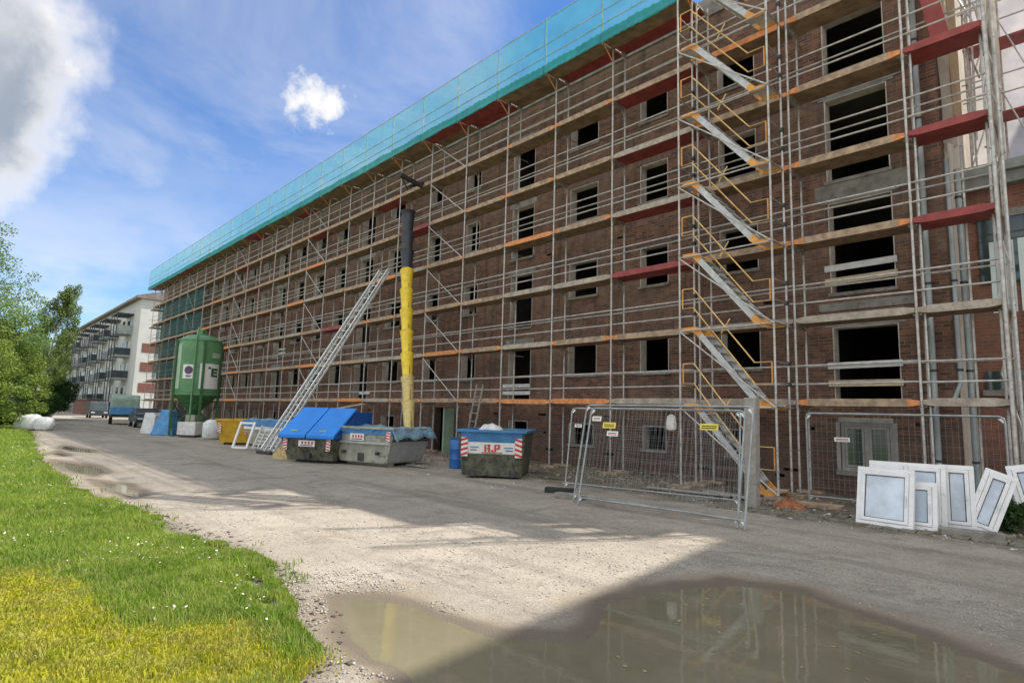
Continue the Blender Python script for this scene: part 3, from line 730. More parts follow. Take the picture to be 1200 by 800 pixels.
for i in range(len(PX)-1):
    xa, xb = PX[i+1], PX[i]; L = round(xb-xa, 3)
    for kz, z in enumerate(LV):
        if i == 2 and kz == 6: continue
        if i < 2 and kz == 6: continue
        red = (i, kz) in RED
        st = R.choice(['wood', 'wood', 'tip', 'orange', 'grey', 'tip'])
        if red: st = 'red' if R.random() < .5 else 'tip'
        if i == 3: st = {0: 'grey', 1: 'tip', 2: 'red', 3: 'grey', 4: 'grey', 5: 'wood', 6: 'red'}[kz]
        if i == 4: st = {0: 'orange', 1: 'tip', 2: 'grey', 3: 'tip', 4: 'wood', 5: 'tip', 6: 'wood'}[kz]
        if i == 5: st = {0: 'orange', 1: 'grey', 2: 'grey', 3: 'orange', 4: 'tip', 5: 'tip', 6: 'wood'}[kz]
        if i == 1: st = {0: 'tip', 1: 'grey', 2: 'tip', 3: 'tip', 4: 'tip', 5: 'tip'}[kz]
        if i == 0: st = {0: 'grey', 1: 'grey', 2: 'red', 3: 'red', 4: 'red', 5: 'red'}[kz]
        ds = 'red' if red else 'wood'
        for nm, fn, s_ in (('deck', deck_mesh, ds), ('toe_board', toe_mesh, st)):
            if (nm, L, s_) not in dm: dm[(nm, L, s_)] = fn(L, s_)
        dz = R.uniform(-.012, .012)
        d = obj('deck', dm[('deck', L, ds)], scf, (xa, SO, z+dz))
        if ds == 'red': d['label'] = 'dark red coated deck panel'
        if kz < 6:
            o = obj('toe_board', dm[('toe_board', L, st)], scf, (xa, SO-.035, z+.02+dz)); o.rotation_euler = (0, R.uniform(-.006, .006), 0)
            for hz in (.52, .97):
                if ('rail', L) not in dm:
                    g_ = MB(); g_.tube([(0, 0, 0), (L, 0, 0)], .022, 6, 'galvanised'); dm[('rail', L)] = g_.mesh('guard_rail', 50)
                if railct < 296:
                    o = obj('guard_rail', dm[('rail', L)], scf, (xa, SO+.045, z+hz)); o.rotation_euler = (0, R.uniform(-.007, .007), 0); railct += 1
                else: rest.tube([(xa, SO+.045, z+hz), (xb, SO+.045, z+hz)], .022, 6, 'galvanised')
rest.build('guard_rail', scf, smooth=50, kind='stuff')
for i in range(len(PX)-1):
    xa, xb = PX[i+1], PX[i]; L = round(xb-xa, 3)
    for z in LV[:6]:
        o = obj('inner_ledger', dm[('rail', L)], scf, (xa, SI-.03, z+1.0)); o.rotation_euler = (0, R.uniform(-.01, .01), 0)
# diagonal braces
for i0 in (8, 13, 18, 23):
    for kz in range(6):
        xa, xb = PX[i0], PX[i0-1]
        m = MB(); m.tube([(xa, SO-.04, LV[kz+1]-.05), (xb, SO-.04, LV[kz]+.05)], .02, 6, 'galvanised'); m.build('diagonal_brace', scf, smooth=50)
# console bay at the top with net posts
for i, xx in enumerate(PX[3:]):
    m = MB(); m.tube([(xx, SO, 13.62), (xx, 14.42, 14.12)], .02, 6, 'board_orange'); m.tube([(xx, SO, 14.12), (xx, 14.4, 14.12)], .02, 6, 'galv_worn'); m.build('console_bracket', scf, smooth=50)
    m = MB(); m.tube([(xx, 14.4, 13.98), (xx, 14.4, 16.22)], .022, 6, 'galvanised'); m.build('net_post', scf, smooth=50)
for i in range(3, len(PX)-1):
    xa, xb = PX[i+1], PX[i]
    m = MB(); m.box(xa+.03, xb-.03, 14.43, 15.03, 14.10, 14.15, 'deck_red' if R.random() < .25 else 'deck_under'); m.build('console_deck', scf)
    m = MB()
    for z in (14.72, 15.2, 16.18): m.tube([(xa, 14.4, z), (xb, 14.4, z)], .018, 6, 'galvanised')
    m.build('net_rail', scf, smooth=50)
# wall ties
m = MB()
for xx in PX:
    for z in LV[1::2]: m.tube([(xx, SI, z-.15), (xx, WY+.05, z-.15)], .02, 6, 'galv_worn')
m.build('wall_ties', scf, kind='stuff')
# end scaffold round the far gable
for y in (16.6, 18.6, 20.6):
    for xx in (-74.5, -75.2):
        obj('upright', po, scf, (xx, y, 0))
for z in LV[:6]:
    m = MB(); m.box(-75.4, -74.35, 15.2, 21.2, z-.04, z+.05, 'deck_under'); m.build('deck', scf)
    m = MB(); m.tube([(-75.25, 15.1, z+.95), (-75.25, 21.1, z+.95)], .02, 6, 'galvanised'); m.build('end_rail', scf, smooth=50)
# scaffold standing on the low wing, sheeted with pale tarpaulins
rs = thing('wing_scaffold', 'tarp sheeted scaffold standing on the low wing roof at right', 'scaffold')
for xx in (-2.5, -1.85, -1.2, .9, 3.0):
    for y in (18.55, 19.25):
        m = MB(); m.tube([(xx, y, 8.24), (xx, y, 15.6)], .025, 8, 'galvanised'); m.build('upright', rs, smooth=50)
for z in (9.7, 11.7, 13.7):
    m = MB(); m.box(-2.55, 3.1, 18.6, 19.2, z, z+.06, 'deck_red'); m.build('deck', rs)
    for hz in (.5, 1.0):
        m = MB(); m.tube([(-2.6, 18.5, z+hz), (3.1, 18.5, z+hz)], .02, 6, 'galvanised'); m.build('guard_rail', rs, smooth=50)
for xa, xb in ((-2.5, -1.85), (-1.2, -1.85)):
    for z in (8.4, 10.4, 12.4):
        m = MB(); m.tube([(xa, 18.48, z), (xb, 18.48, z+2)], .018, 6, 'galvanised'); m.build('diagonal_brace', rs, smooth=50)
# corner cluster of extra tubes at the right end
for xx, y, h in ((-1.52, 14.92, 15.4), (-1.78, 15.3, 15.4), (-1.6, 15.45, 15.4), (-2.3, 15.72, 8.0), (-3.02, 15.1, 15.4)):
    m = MB(); m.tube([(xx, y, .05), (xx, y, h)], .026, 8, 'galvanised'); m.build('upright', scf, smooth=50)
m = MB(); m.tube([(-1.66, 14.93, .1), (-1.66, 14.93, 15.4)], .04, 10, 'galvanised'); m.build('lattice_tube', scf, smooth=50)
for z in (1.6, 4.9, 8.2, 11.3):
    m = MB(); m.tube([(-1.5, 14.9, z), (-1.85, 15.5, z+1.3)], .02, 6, 'galvanised'); m.tube([(-1.85, 15.5, z+1.3), (-1.5, 14.9, z+2.6)], .02, 6, 'galvanised'); m.build('diagonal_brace', scf, smooth=50)

for p, q in (((-1.9, 15.9, 7.9), (-1.75, 17.6, 8.3)), ((-2.1, 16.4, 8.3), (-2.0, 16.4, 14.9)), ((-2.3, 17.3, 8.3), (-2.25, 17.3, 14.9)), ((-1.55, 15.6, 9.0), (-1.9, 15.6, 11.2)), ((-1.95, 15.6, 11.2), (-1.6, 15.6, 13.0)), ((-1.7, 16.2, 10.2), (-2.4, 16.9, 12.4)), ((-2.2, 15.7, 12.4), (-2.2, 17.5, 12.4)), ((-2.1, 15.7, 10.3), (-2.1, 17.5, 10.3))):
    m = MB(); m.tube([p, q], .022, 6, 'galvanised'); m.build('tie_tube', scf, smooth=50)
# slanting red boards leaning in the right bay
m = MB(); m.beam((-2.45, 15.45, 10.3), (-2.72, 15.2, 12.1), .34, .05, 'deck_red', (0, 1, 0)); m.build('red_board', label='red coated panel leaning upright in the right end bay', cat='board')
# torn tarp on the gable corner
def sheet(name, p0, p1, z0, z1, mat, amp=.06, nx=6, nz=16, seed=0, **kw):
    rr = random.Random(seed); p0 = Vector(p0); p1 = Vector(p1); d = p1-p0; nrm = Vector((-d.y, d.x)).normalized()
    m = MB(); ph = [rr.uniform(0, 6) for _ in range(4)]; vs = []; fs = []
    for j in range(nz+1):
        for i in range(nx+1):
            s_, t_ = i/nx, j/nz; q = p0+d*s_
            o = amp*(math.sin(s_*5+ph[0]+t_*2)+.6*math.sin(t_*9+ph[1]+s_*3)+.5*math.sin(s_*13+ph[2]))*.6
            vs.append((q.x+nrm.x*o, q.y+nrm.y*o, z0+(z1-z0)*t_))
    for j in range(nz):
        for i in range(nx): a = j*(nx+1)+i; fs.append((a, a+1, a+nx+2, a+nx+1))
    m.add(vs, fs, mat); return m.build(name, smooth=60, **kw)
sheet('tarpaulin', (-2.62, 16.2), (-2.56, 16.75), 8.35, 13.4, 'tarp_thin', .09, seed=3, label='pale torn tarpaulin hanging at the gable corner nearest the drainpipe', cat='tarpaulin')
sheet('tarpaulin', (-1.75, 15.5), (-1.6, 15.95), 7.6, 13.2, 'tarp_thin', .10, seed=5, label='narrow whitish plastic sheet tied to the right corner posts', cat='tarpaulin')
sheet('tarpaulin', (-2.58, 19.32), (-1.0, 19.32), 8.3, 15.4, 'tarp_white', .10, 12, 20, seed=9, label='backlit white tarpaulin on the scaffold above the low wing', cat='tarpaulin')
sheet('tarpaulin', (-.95, 19.32), (3.1, 19.34), 8.3, 15.4, 'tarp_white', .10, 20, 20, seed=10, label='white tarpaulin on wing scaffold beyond the right picture edge', cat='tarpaulin')
m = MB(); m.box(-2.69, -2.66, 17.6, 18.7, 9.6, 13.6, 'tan_board'); m.build('tan_boarding', label='brown boarding over the sunlit gable beyond the torn tarpaulin', cat='boarding')
# mint insulation panels at deck level
for a, b, l in (((-1.98, 16.05), (-1.58, 16.1), 'mint white insulation panel standing left of the corner post'), ((-1.5, 16.02), (-1.15, 16.06), 'mint white insulation panel right of the corner post')):
    m = MB(); m.beam((a[0], a[1], 5.0), (b[0], b[1], 5.0), .08, 1.55, 'panel_mint'); m.build('insulation_board', label=l, cat='insulation board')

# nets
def topnet():
    xs = np.arange(PX[-1]-.2, -8.2, .32); zs = np.linspace(14.2, 16.2, 11)
    X, Z = np.meshgrid(xs, zs, indexing='ij')
    Y = 14.36 + .035*np.sin(X*1.9+Z*2)*np.sin((Z-14.2)/2*math.pi) + .03*vnoise(X, Z, .7, 61)
    Z = Z + np.where(Z > 16, -.10*np.abs(np.sin((X-PX[3])/2.57*math.pi)), 0)
    idx = np.arange(X.size).reshape(X.shape)
    F = np.stack([idx[:-1, :-1], idx[1:, :-1], idx[1:, 1:], idx[:-1, 1:]], -1).reshape(-1, 4)
    n = thing('debris_net', 'long turquoise debris net along the top edge of the scaffold', 'net')
    obj('net_sheet', np_mesh('net_sheet', np.stack([X, Y, Z], -1).reshape(-1, 3), F, 'net_green', True), n)
    # gathered hem
    xs = np.arange(PX[-1]-.2, -8.15, .085); zs = np.linspace(14.0, 14.36, 5); X, Z = np.meshgrid(xs, zs, indexing='ij')
    Y = 14.32 + .025*np.sin(X*23+.8*np.sin(X*2.3)) + .05*vnoise(X, Z, .5, 63); Z = Z + .09*vnoise(X, Z*0, 1.1, 64)*(Z < 14.2) + .05*vnoise(X, Z*0, .4, 65)
    idx = np.arange(X.size).reshape(X.shape); F = np.stack([idx[:-1, :-1], idx[1:, :-1], idx[1:, 1:], idx[:-1, 1:]], -1).reshape(-1, 4)
    obj('gathered_hem', np_mesh('gathered_hem', np.stack([X, Y, Z], -1).reshape(-1, 3), F, 'net_hem', True), n)
topnet()
row = ['lowest', 'second', 'third', 'upper', 'top']
for i, i0 in enumerate(range(20, 27)):
    for kz in range(1, 5):
        if i < 2 and kz < 3: continue
        if i < 1: continue
        xa, xb = PX[i0+1], PX[i0]
        sheet('net_curtain', (xa+.15, 14.93), (xb-.15, 14.93), LV[kz]+.2, LV[kz]+1.75, 'net_far', .05, 5, 6, seed=i*10+kz,
              label=f'teal net curtain on far scaffold end, {row[kz-1]} row, bay {["", "closest to the silo", "one from the silo side", "middle", "past middle", "next to last", "at the far corner"][i]}', cat='net', group='teal net curtains at the far end of the scaffold')

# ------------------------------------------------------------------ stair tower
twr = thing('stair_tower', 'galvanised scaffold stair tower with orange ended flights', 'stair tower')
TX0, TX1, TY0, TY1 = -8.27, -5.78, 13.95, 14.72
for xx in (TX0, TX1):
    for y in (TY0, TY1):
        u = obj('upright', po if xx < -7 else pr, twr, (xx, y, 0)); obj('base_plate', pb, u, (0, 0, float(gz(xx, y))+.02))
def flight_mesh():
    L = TX1-TX0; a = .42
    s_ = MB()
    for y in (0, .58):
        s_.beam((a-.02, y, -.03), (L-a+.02, y, -2.03), .035, .15, 'stair_alu')
        for (p, q) in (((.05, y, -.03), (a, y, -.03)), ((L-a, y, -2.03), (L-.05, y, -2.03))): s_.beam(p, q, .04, .12, 'orange_paint')
        s_.beam((a-.03, y-.003, -.03), (a+.13, y-.003, -.03-.17), .042, .165, 'orange_paint'); s_.beam((L-a-.13, y-.003, -2.03+.17), (L-a+.03, y-.003, -2.03), .042, .165, 'orange_paint')
    tr = MB(); n = 9
    for j in range(1, n):
        t_ = j/n; xx = a+(L-2*a)*t_; tr.box(xx-.1, xx+.11, .02, .56, -2*t_-.03, -2*t_, 'stair_alu')
    lt = MB(); lt.box(.05, a, .022, .558, -.02, .02, 'aluminium'); lb = MB(); lb.box(L-a, L-.05, .022, .558, -2.02, -1.98, 'aluminium')
    hr = MB(); r_ = .019
    for y in (-.03,):
        up = [(.05, y, 1.06), (.36, y, 1.06), (L-.52, y, -2+1.02), (L-.10, y, -2+1.02), (L-.10, y, -2+.5), (L-.52, y, -2+.5), (.36, y, .54), (.05, y, .54), (.05, y, 1.06)]
        hr.tube(up, r_, 6, 'rail_tan')
        xm = L*.5; hr.tube([(xm-.12, y, -.63+.42), (xm+.12, y, -1.0+1.15)], r_*.9, 6, 'rail_tan')
        hr.tube([(.05, y-.002, .54), (.05, y-.002, 1.06)], r_*1.1, 6, 'orange_paint'); hr.tube([(L-.10, y-.002, -1.5), (L-.10, y-.002, -.98)], r_*1.1, 6, 'orange_paint')
    return s_.mesh('stair_flight'), tr.mesh('treads'), lt.mesh('landing'), lb.mesh('landing'), hr.mesh('handrail', 50)
fs_, ft_, flt, flb, fh_ = flight_mesh()
for z in LV + [16.19]:
    o = obj('stair_flight', fs_, twr, (TX0+.02, TY0+.06, z-.02 if z > 3 else z-.02))
    obj('treads', ft_, o); obj('landing', flt, o); obj('landing', flb, o); obj('handrail', fh_, o)
    m = MB(); m.tube([(TX0, TY0, z-.08), (TX1, TY0, z-.08)], .02, 6, 'galvanised'); m.build('ledger', twr, smooth=50)
    m = MB(); m.tube([(TX0, TY0-.03, z-.1), (TX1, TY0-.03, z-2.08)], .02, 6, 'galvanised'); m.build('diagonal_brace', twr, smooth=50)
    for xx in (TX0, TX1):
        m = MB(); m.tube([(xx, TY0, z-.06), (xx, SO, z-.06)], .022, 6, 'galv_worn'); m.build('bracket', twr, smooth=50)
        for hz in (.5, 1.0):
            m = MB(); m.tube([(xx, TY0, z+hz), (xx, TY1, z+hz)], .018, 6, 'galv_worn'); m.build('end_rail', twr, smooth=50)
            c = MB(); c.box(xx-.045, xx+.045, TY1-.05, TY1+.06, z+hz-.05, z+hz+.05, 'dark_metal'); c.build('coupler', twr)

# ------------------------------------------------------------------ debris chute with hoist arm
ch = thing('debris_chute', 'yellow plastic rubble chute hanging from scaffold into grey skip', 'debris chute', (0, 0, 0))
top = Vector((-21.95, 14.05, 10.45)); bot = Vector((-17.75, 11.85, 1.15)); mid_ = Vector((-20.9, 13.45, 8.25))
def seg(p, q, ra, rb, mat, name='chute_segment'):
    m = MB(); d = (q-p); n = d.normalized()
    pts = [p, p+d*.06, p+d*.9, p+d*1.08]; m.tube(pts, [ra*1.12, ra*1.02, rb, rb*.98], 14, mat); o = m.build(name, ch, smooth=40)
    return o
pts = []
for k in range(11):
    t_ = k/10; pts.append(bot + (top-bot)*t_ + Vector((-.22, .05, 0))*math.sin(t_*math.pi))
for k in range(10, 0, -1):
    mat = 'chute_black' if k > 7 else ('chute_yellow' if k > 3 else ('chute_yellow' if k > 2 else 'chute_pale'))
    p, q = pts[k], pts[k-1]; n_ = 2 if k > 1 else 1
    rr_ = .20+.055*k/10; seg(p, q, rr_*1.1, rr_*.86, mat)
for sx in (-1, 1):
    m = MB(); m.tube([p+Vector((.22*sx, -.05, 0)) for p in pts], .012, 5, 'dark_metal'); m.build('chain', ch)
m = MB(); m.lathe([(.25, 0), (.27, .08), (.33, .22), (.34, .25)], 12, 'chute_black'); o = m.build('hopper', ch, smooth=40); o.location = top
m = MB(); m.beam((-22.1, 14.8, 12.15), (-21.6, 13.3, 12.1), .14, .16, 'dark_metal'); m.tube([(-21.6, 13.3, 12.1), (-22.0, 14.0, 11.7)], .03, 6, 'dark_metal'); m.beam((-22.3, 15, 12.4), (-22.0, 14.0, 11.85), .2, .12, 'dark_metal'); m.build('hoist_arm', ch)

# ------------------------------------------------------------------ ladder hoist
lh = thing('ladder_hoist', 'pale aluminium ladder hoist track slanting up against the scaffold', 'ladder hoist')
A = Vector((-23.2, 9.05, .12)); B = Vector((-24.05, 14.25, 8.35)); d = (B-A).normalized(); side = Vector((.96, .18, 0)).normalized()*.3
for sgn in (-1, 1):
    m = MB()
    for off in (.09, -.09):
        m.beam(A+side*sgn+Vector((0, -.06, .08))*off/.09*.9, B+side*sgn+Vector((0, -.06, .08))*off/.09*.65, .07, .06, 'aluminium')
    n = 26
    for k in range(n):
        p = A+(B-A)*(k/n)+side*sgn; q = A+(B-A)*((k+.5)/n)+side*sgn; o_ = Vector((0, -.06, .08))*.65
        m.tube([p-o_, q+o_, A+(B-A)*((k+1)/n)+side*sgn-o_], .014, 5, 'aluminium')
    m.build('rail', lh)
for k in range(25):
    p = A+(B-A)*((k+.5)/25); m = MB(); m.tube([p-side, p+side], .018, 6, 'aluminium'); m.build('rung', lh)
m = MB(); m.beam(A-side*1.6-Vector((0, .1, .06)), A+side*1.6-Vector((0, .1, .06)), .12, .1, 'dark_metal'); m.beam(A+Vector((0, 0, -.04)), A+Vector((.2, 1.4, -.04)), .1, .08, 'galv_worn'); m.build('foot_frame', lh)
m = MB(); m.tube([A+(B-A)*.18, A+Vector((.3, 2.6, 0))], .03, 6, 'galvanised'); m.build('prop', lh)

# ------------------------------------------------------------------ skips
def shell(m, bx, by, tx, ty, z0, z1, mat, inner='skip_olive', th=.04):
    b = [(-bx, -by), (bx, -by), (bx, by), (-bx, by)]; t = [(-tx, -ty), (tx, -ty), (tx, ty), (-tx, ty)]
    vo = [(x, y, z0) for x, y in b]+[(x, y, z1) for x, y in t]
    m.add(vo, [(0, 1, 5, 4), (1, 2, 6, 5), (2, 3, 7, 6), (3, 0, 4, 7), (3, 2, 1, 0)], mat)
    s_ = lambda v, k: v-th*(1 if v > 0 else -1)
    vi = [(s_(x, 0), s_(y, 0), z0+th) for x, y in b]+[(s_(x, 0), s_(y, 0), z1) for x, y in t]
    m.add(vi, [(4, 5, 1, 0), (5, 6, 2, 1), (6, 7, 3, 2), (7, 4, 0, 3), (0, 1, 2, 3)], inner)
    m.add(vo[4:]+vi[4:], [(0, 1, 5, 4), (1, 2, 6, 5), (2, 3, 7, 6), (3, 0, 4, 7)], mat)
def stripes(parent, x, y, z0, z1, w, tilt=0, flip=1, yoff=-.012):
    """red and white warning board on a face looking along -y"""
    m = MB(); m.box(x-w/2, x+w/2, y+yoff, y, z0, z1, 'sign_white'); n = 4; h = (z1-z0)/n
    for k in range(n):
        za = z0+k*h; a, b = (x-w/2, x+w/2) if flip > 0 else (x+w/2, x-w/2)
        poly = [(a, y+yoff-.003, za), (b, y+yoff-.003, za+h*.45), (b, y+yoff-.003, min(z1, za+h*.95)), (a, y+yoff-.003, za+h*.5)]
        if flip < 0: poly = poly[::-1]
        m.prism(poly, (0, .0028, 0), 'sign_red')
    return m.build('warning_board', parent)
def sticker(parent, x, y, z, w, h, red=True, s_='AB'):
    m = MB(); m.box(x-w/2, x+w/2, y-.012, y, z-h/2, z+h/2, 'sign_white')
    k = 4
    for i in range(k):
        xx = x-w*.32+i*w*.2; m.box(xx, xx+w*.12, y-.0145, y-.0122, z-h*.1, z+h*.32, 'sign_red' if red else 'ink')
    m.box(x-w*.38, x+w*.38, y-.0145, y-.0122, z-h*.36, z-h*.22, 'ink')
    return m.build('label_plate', parent)

# grey skip with tarp
sk = thing('skip', 'grey sloping ended skip with blue tarp draped over its rim', 'skip', (-17.78, 10.82, 0), math.radians(18), 'rubble skips along the scaffold')
m = MB(); shell(m, 1.0, .92, 1.34, 1.02, .1, 1.22, 'skip_grey')
m.build('hull', sk, bevel=.012)
m = MB(); m.box(-1.2, 1.2, -1.04, -.945, .70, .76, 'skip_light'); m.box(-1.35, 1.35, -1.07, -1.0, 1.18, 1.25, 'skip_grey'); m.box(-1.28, 1.28, -1.03, -1.005, 1.0, 1.178, 'skip_blue'); m.build('front_rib', sk, bevel=.008)
m = MB()
for z in (.8,): m.add([(1.025+(z-.1)*.304, -.95, z), (1.025+(z-.1)*.304, .95, z), (1.05+(z+.05-.1)*.304, .95, z+.05), (1.05+(z+.05-.1)*.304, -.95, z+.05)], [(0, 1, 2, 3)], 'dark_metal')
m.add([(1.022, -.88, .14), (1.022, .88, .14), (1.345, .97, 1.18), (1.345, -.97, 1.18)], [(0, 1, 2, 3)], 'skip_light'); m.build('end_plate', sk)
m = MB()
for y in (-.55, .55): m.box(-.95, .95, y-.07, y+.07, .0, .1, 'skip_grey')
m.build('skids', sk)
for sx in (-.72, .72):
    m = MB(); m.tube([(sx, -1.0, .42), (sx, -1.12, .42)], .055, 10, 'dark_metal'); m.build('lifting_lug', sk, smooth=50)
m = MB(); m.box(-.2, .06, -.958, -.94, .14, .4, 'dark_metal'); m.build('hook_plate', sk)
stripes(sk, -1.12, -1.035, .78, 1.12, .17, flip=1); stripes(sk, 1.12, -1.035, .78, 1.12, .17, flip=-1); sticker(sk, -.2, -1.03, .91, .6, .22)
for i, yy in enumerate((-.55, -.25, .05, .35, .6)):
    m = MB(); m.box(1.27, 1.34, yy, yy+.1, .88, 1.06, 'ink'); m.build('stencil', sk)
# tarp on top
def crumpled(name, loc, rz, pts_fn, nx, ny, mat, **kw):
    m = MB(); vs = []; fs = []
    for j in range(ny+1):
        for i in range(nx+1): vs.append(pts_fn(i/nx, j/ny))
    for j in range(ny):
        for i in range(nx): a = j*(nx+1)+i; fs.append((a, a+1, a+nx+2, a+nx+1))
    m.add(vs, fs, mat); o = m.build(name, loc=loc, rz=rz, smooth=70, **kw)
    s_ = o.modifiers.new('thick', 'SOLIDIFY'); s_.thickness = .012
    return o
def tarpB(s, t):
    x = -1.38+2.9*s; y = -1.05+2.2*t
    e = max(abs(x)-1.30, 0)*1.2 + max(abs(y)-1.02, 0)*1.4
    z = 1.27 + .05*math.sin(x*5+y*3)*math.sin(y*4) + .03*math.sin(x*11-y*7) - .16*math.exp(-((x*.9)**2+(y*.9)**2)) - e*1.3
    return (x+.03*math.sin(y*9), y+.03*math.sin(x*8), z)
crumpled('tarpaulin', (-17.78, 10.82, 0), math.radians(18), tarpB, 34, 24, 'tarp_blue', label='crumpled blue grey tarpaulin draped over the grey skip', cat='tarpaulin')
# skip with blue lid
sk = thing('skip', 'closed skip with bright blue sloping double lid', 'skip', (-19.62, 9.72, 0), math.radians(31), 'rubble skips along the scaffold')
m = MB(); shell(m, .86, .95, 1.0, 1.2, .08, .80, 'skip_olive'); m.build('hull', sk, bevel=.012)
m = MB()
for y in (-.5, .6): m.box(-.8, .8, y-.08, y+.08, 0, .08, 'dark_metal')
m.build('skids', sk)
for sgn in (-1, 1):
    m = MB(); a, b = (.02, 1.06) if sgn > 0 else (-1.06, -.02)
    m.prism([(a, -1.30, .80), (a, -1.30, .92), (a, .05, 1.84), (a, .12, 1.78)], (b-a, 0, 0), 'lid_blue'); o = m.build('lid', sk, bevel=.02)
    m = MB(); m.beam(((a+b)/2-.14, -1.12, 1.055), ((a+b)/2+.14, -1.12, 1.055), .05, .04, 'silo_light'); m.build('handle', o)
m = MB(); m.box(-1.04, 1.04, .14, 1.25, .81, 1.70, 'lid_blue_dark'); m.prism([(-1.045, -1.2, .81), (-1.045, .12, .81), (-1.045, .12, 1.7)], (.03, 0, 0), 'lid_blue_dark'); m.prism([(1.015, -1.2, .81), (1.015, .12, .81), (1.015, .12, 1.7)], (.03, 0, 0), 'lid_blue_dark'); m.build('hood', sk, bevel=.02)
stripes(sk, -.82, -1.2, .42, .78, .16, flip=1); stripes(sk, .82, -1.2, .42, .78, .16, flip=-1); sticker(sk, 0, -1.19, .64, .62, .2)
m = MB(); m.box(-.1, .1, -1.12, -1.02, .16, .32, 'dark_metal'); m.build('hook_plate', sk)
for sx in (-.9, .9):
    m = MB(); m.tube([(sx, -.4, .5), (sx*1.22, -.4, .5)], .05, 10, 'dark_metal'); m.build('lifting_lug', sk, smooth=50)
# dirty skip with blue and white bands
sk = thing('skip', 'mud stained skip with blue rim and white lettered band', 'skip', (-13.05, 11.85, 0), math.radians(38), 'rubble skips along the scaffold')
m = MB(); shell(m, .80, .95, .93, 1.12, .06, 1.30, 'skip_olive'); m.build('hull', sk, bevel=.012)
def fy(z): return -.95-(z-.06)/1.24*.17
m = MB()
for z0, z1, mt, w in ((1.0, 1.27, 'skip_blue', .9), (.68, .995, 'sign_white', .88)):
    m.add([(-w, fy(z0)-.012, z0), (w, fy(z0)-.012, z0), (w, fy(z1)-.012, z1), (-w, fy(z1)-.012, z1)], [(0, 1, 2, 3)], mt)
m.build('painted_band', sk)
m = MB()
m.box(-1.0, 1.0, -1.2, -1.08, 1.26, 1.34, 'skip_blue'); m.box(-1.0, 1.0, 1.08, 1.2, 1.26, 1.34, 'skip_blue'); m.box(-1.0, -.9, -1.079, 1.079, 1.262, 1.338, 'skip_blue'); m.box(.9, 1.0, -1.079, 1.079, 1.262, 1.338, 'skip_blue'); m.build('rim', sk, bevel=.015)
stripes(sk, -.76, fy(.9)-.03, .6, 1.14, .19, flip=1); stripes(sk, .76, fy(.9)-.03, .6, 1.14, .19, flip=-1)
m = MB(); y = fy(.82)-.028
for i, (xx, zz, w, h) in enumerate(((-.2, .74, .05, .2), (-.13, .89, .1, .05), (-.09, .74, .05, .2), (-.13, .81, .08, .04), (.0, .74, .05, .05), (.08, .74, .05, .22), (.13, .90, .1, .05), (.19, .82, .05, .12), (.12, .81, .1, .04), (-.28, .70, .6, .025))):
    m.box(xx, xx+w, y, y+.006, zz, zz+h, 'sign_red')
m.box(-.6, -.36, y, y+.006, .84, .87, 'skip_blue'); m.box(.36, .6, y, y+.006, .84, .87, 'skip_blue'); m.box(-.6, -.42, y, y+.006, .77, .79, 'ink'); m.box(.4, .6, y, y+.006, .77, .79, 'ink')
m.build('lettering', sk)
m = MB()
for sx in (-.62, .5): m.box(sx, sx+.16, -1.0, -.93, .06, .24, 'dark_metal')
for sx, l in ((-.55, .08), (-.3, .22), (-.05, .35), (.12, .1), (.25, .28)): m.box(sx, sx+.1, fy(.6)-.006, fy(.6)+.05, .64-l*.5, .66, 'skip_olive')
m.build('hook_plate', sk)
for s_ in (-1, 1):
    m = MB(); m.beam((s_*.80, fy(.08)-.02, .08), (s_*.915, fy(1.26)-.02, 1.26), .06, .05, 'skip_olive'); m.build('corner_post', sk)
m = MB(); m.add([(-.86, -1.0, 1.2), (.86, -1.0, 1.22), (.86, 1.0, 1.2), (-.86, 1.0, 1.22), (.1, 0, 1.3)], [(0, 1, 4), (1, 2, 4), (2, 3, 4), (3, 0, 4)], 'rubble_mat'); m.build('contents', sk)
crumpled('rubble_bag', (-13.0, 11.5, 1.28), .5, lambda s, t: ((s-.5)*.75, (t-.5)*.6, .22*max(0, 1-4*((s-.5)**2+(t-.5)**2))**.6+.02*math.sin(s*17+t*9)), 12, 10, 'bag_white', label='crumpled white bag lying on top of the mud stained skip', cat='bag')
# yellow skip and far grey-blue skip
sk = thing('skip', 'small yellow skip standing right of the green silo', 'skip', (-29.9, 10.35, 0), math.radians(50), 'rubble skips along the scaffold')
m = MB(); shell(m, .62, .8, .8, 1.0, .1, 1.15, 'skip_yellow'); m.build('hull', sk, bevel=.012)
m = MB()
for y in (-.5, .5): m.box(-.55, .55, y-.06, y+.06, 0, .1, 'dark_metal')
m.build('skids', sk)
m = MB(); m.box(-.84, .84, -1.05, -.97, 1.1, 1.2, 'skip_yellow'); m.box(-.84, .84, .97, 1.05, 1.1, 1.2, 'skip_yellow'); m.box(-.84, -.76, -.97, .97, 1.1, 1.2, 'skip_yellow'); m.box(.76, .84, -.97, .97, 1.1, 1.2, 'skip_yellow'); m.build('rim', sk, bevel=.01)
stripes(sk, -.62, -.99, .55, 1.0, .16); stripes(sk, .6, -.99, .55, 1.0, .16, flip=-1)
sk = thing('skip', 'grey skip with faded blue rim behind the white slatted rack', 'skip', (-27.2, 11.3, 0), math.radians(12), 'rubble skips along the scaffold')
m = MB(); shell(m, 1.15, .9, 1.6, 1.0, .1, 1.15, 'skip_grey'); m.build('hull', sk, bevel=.012)
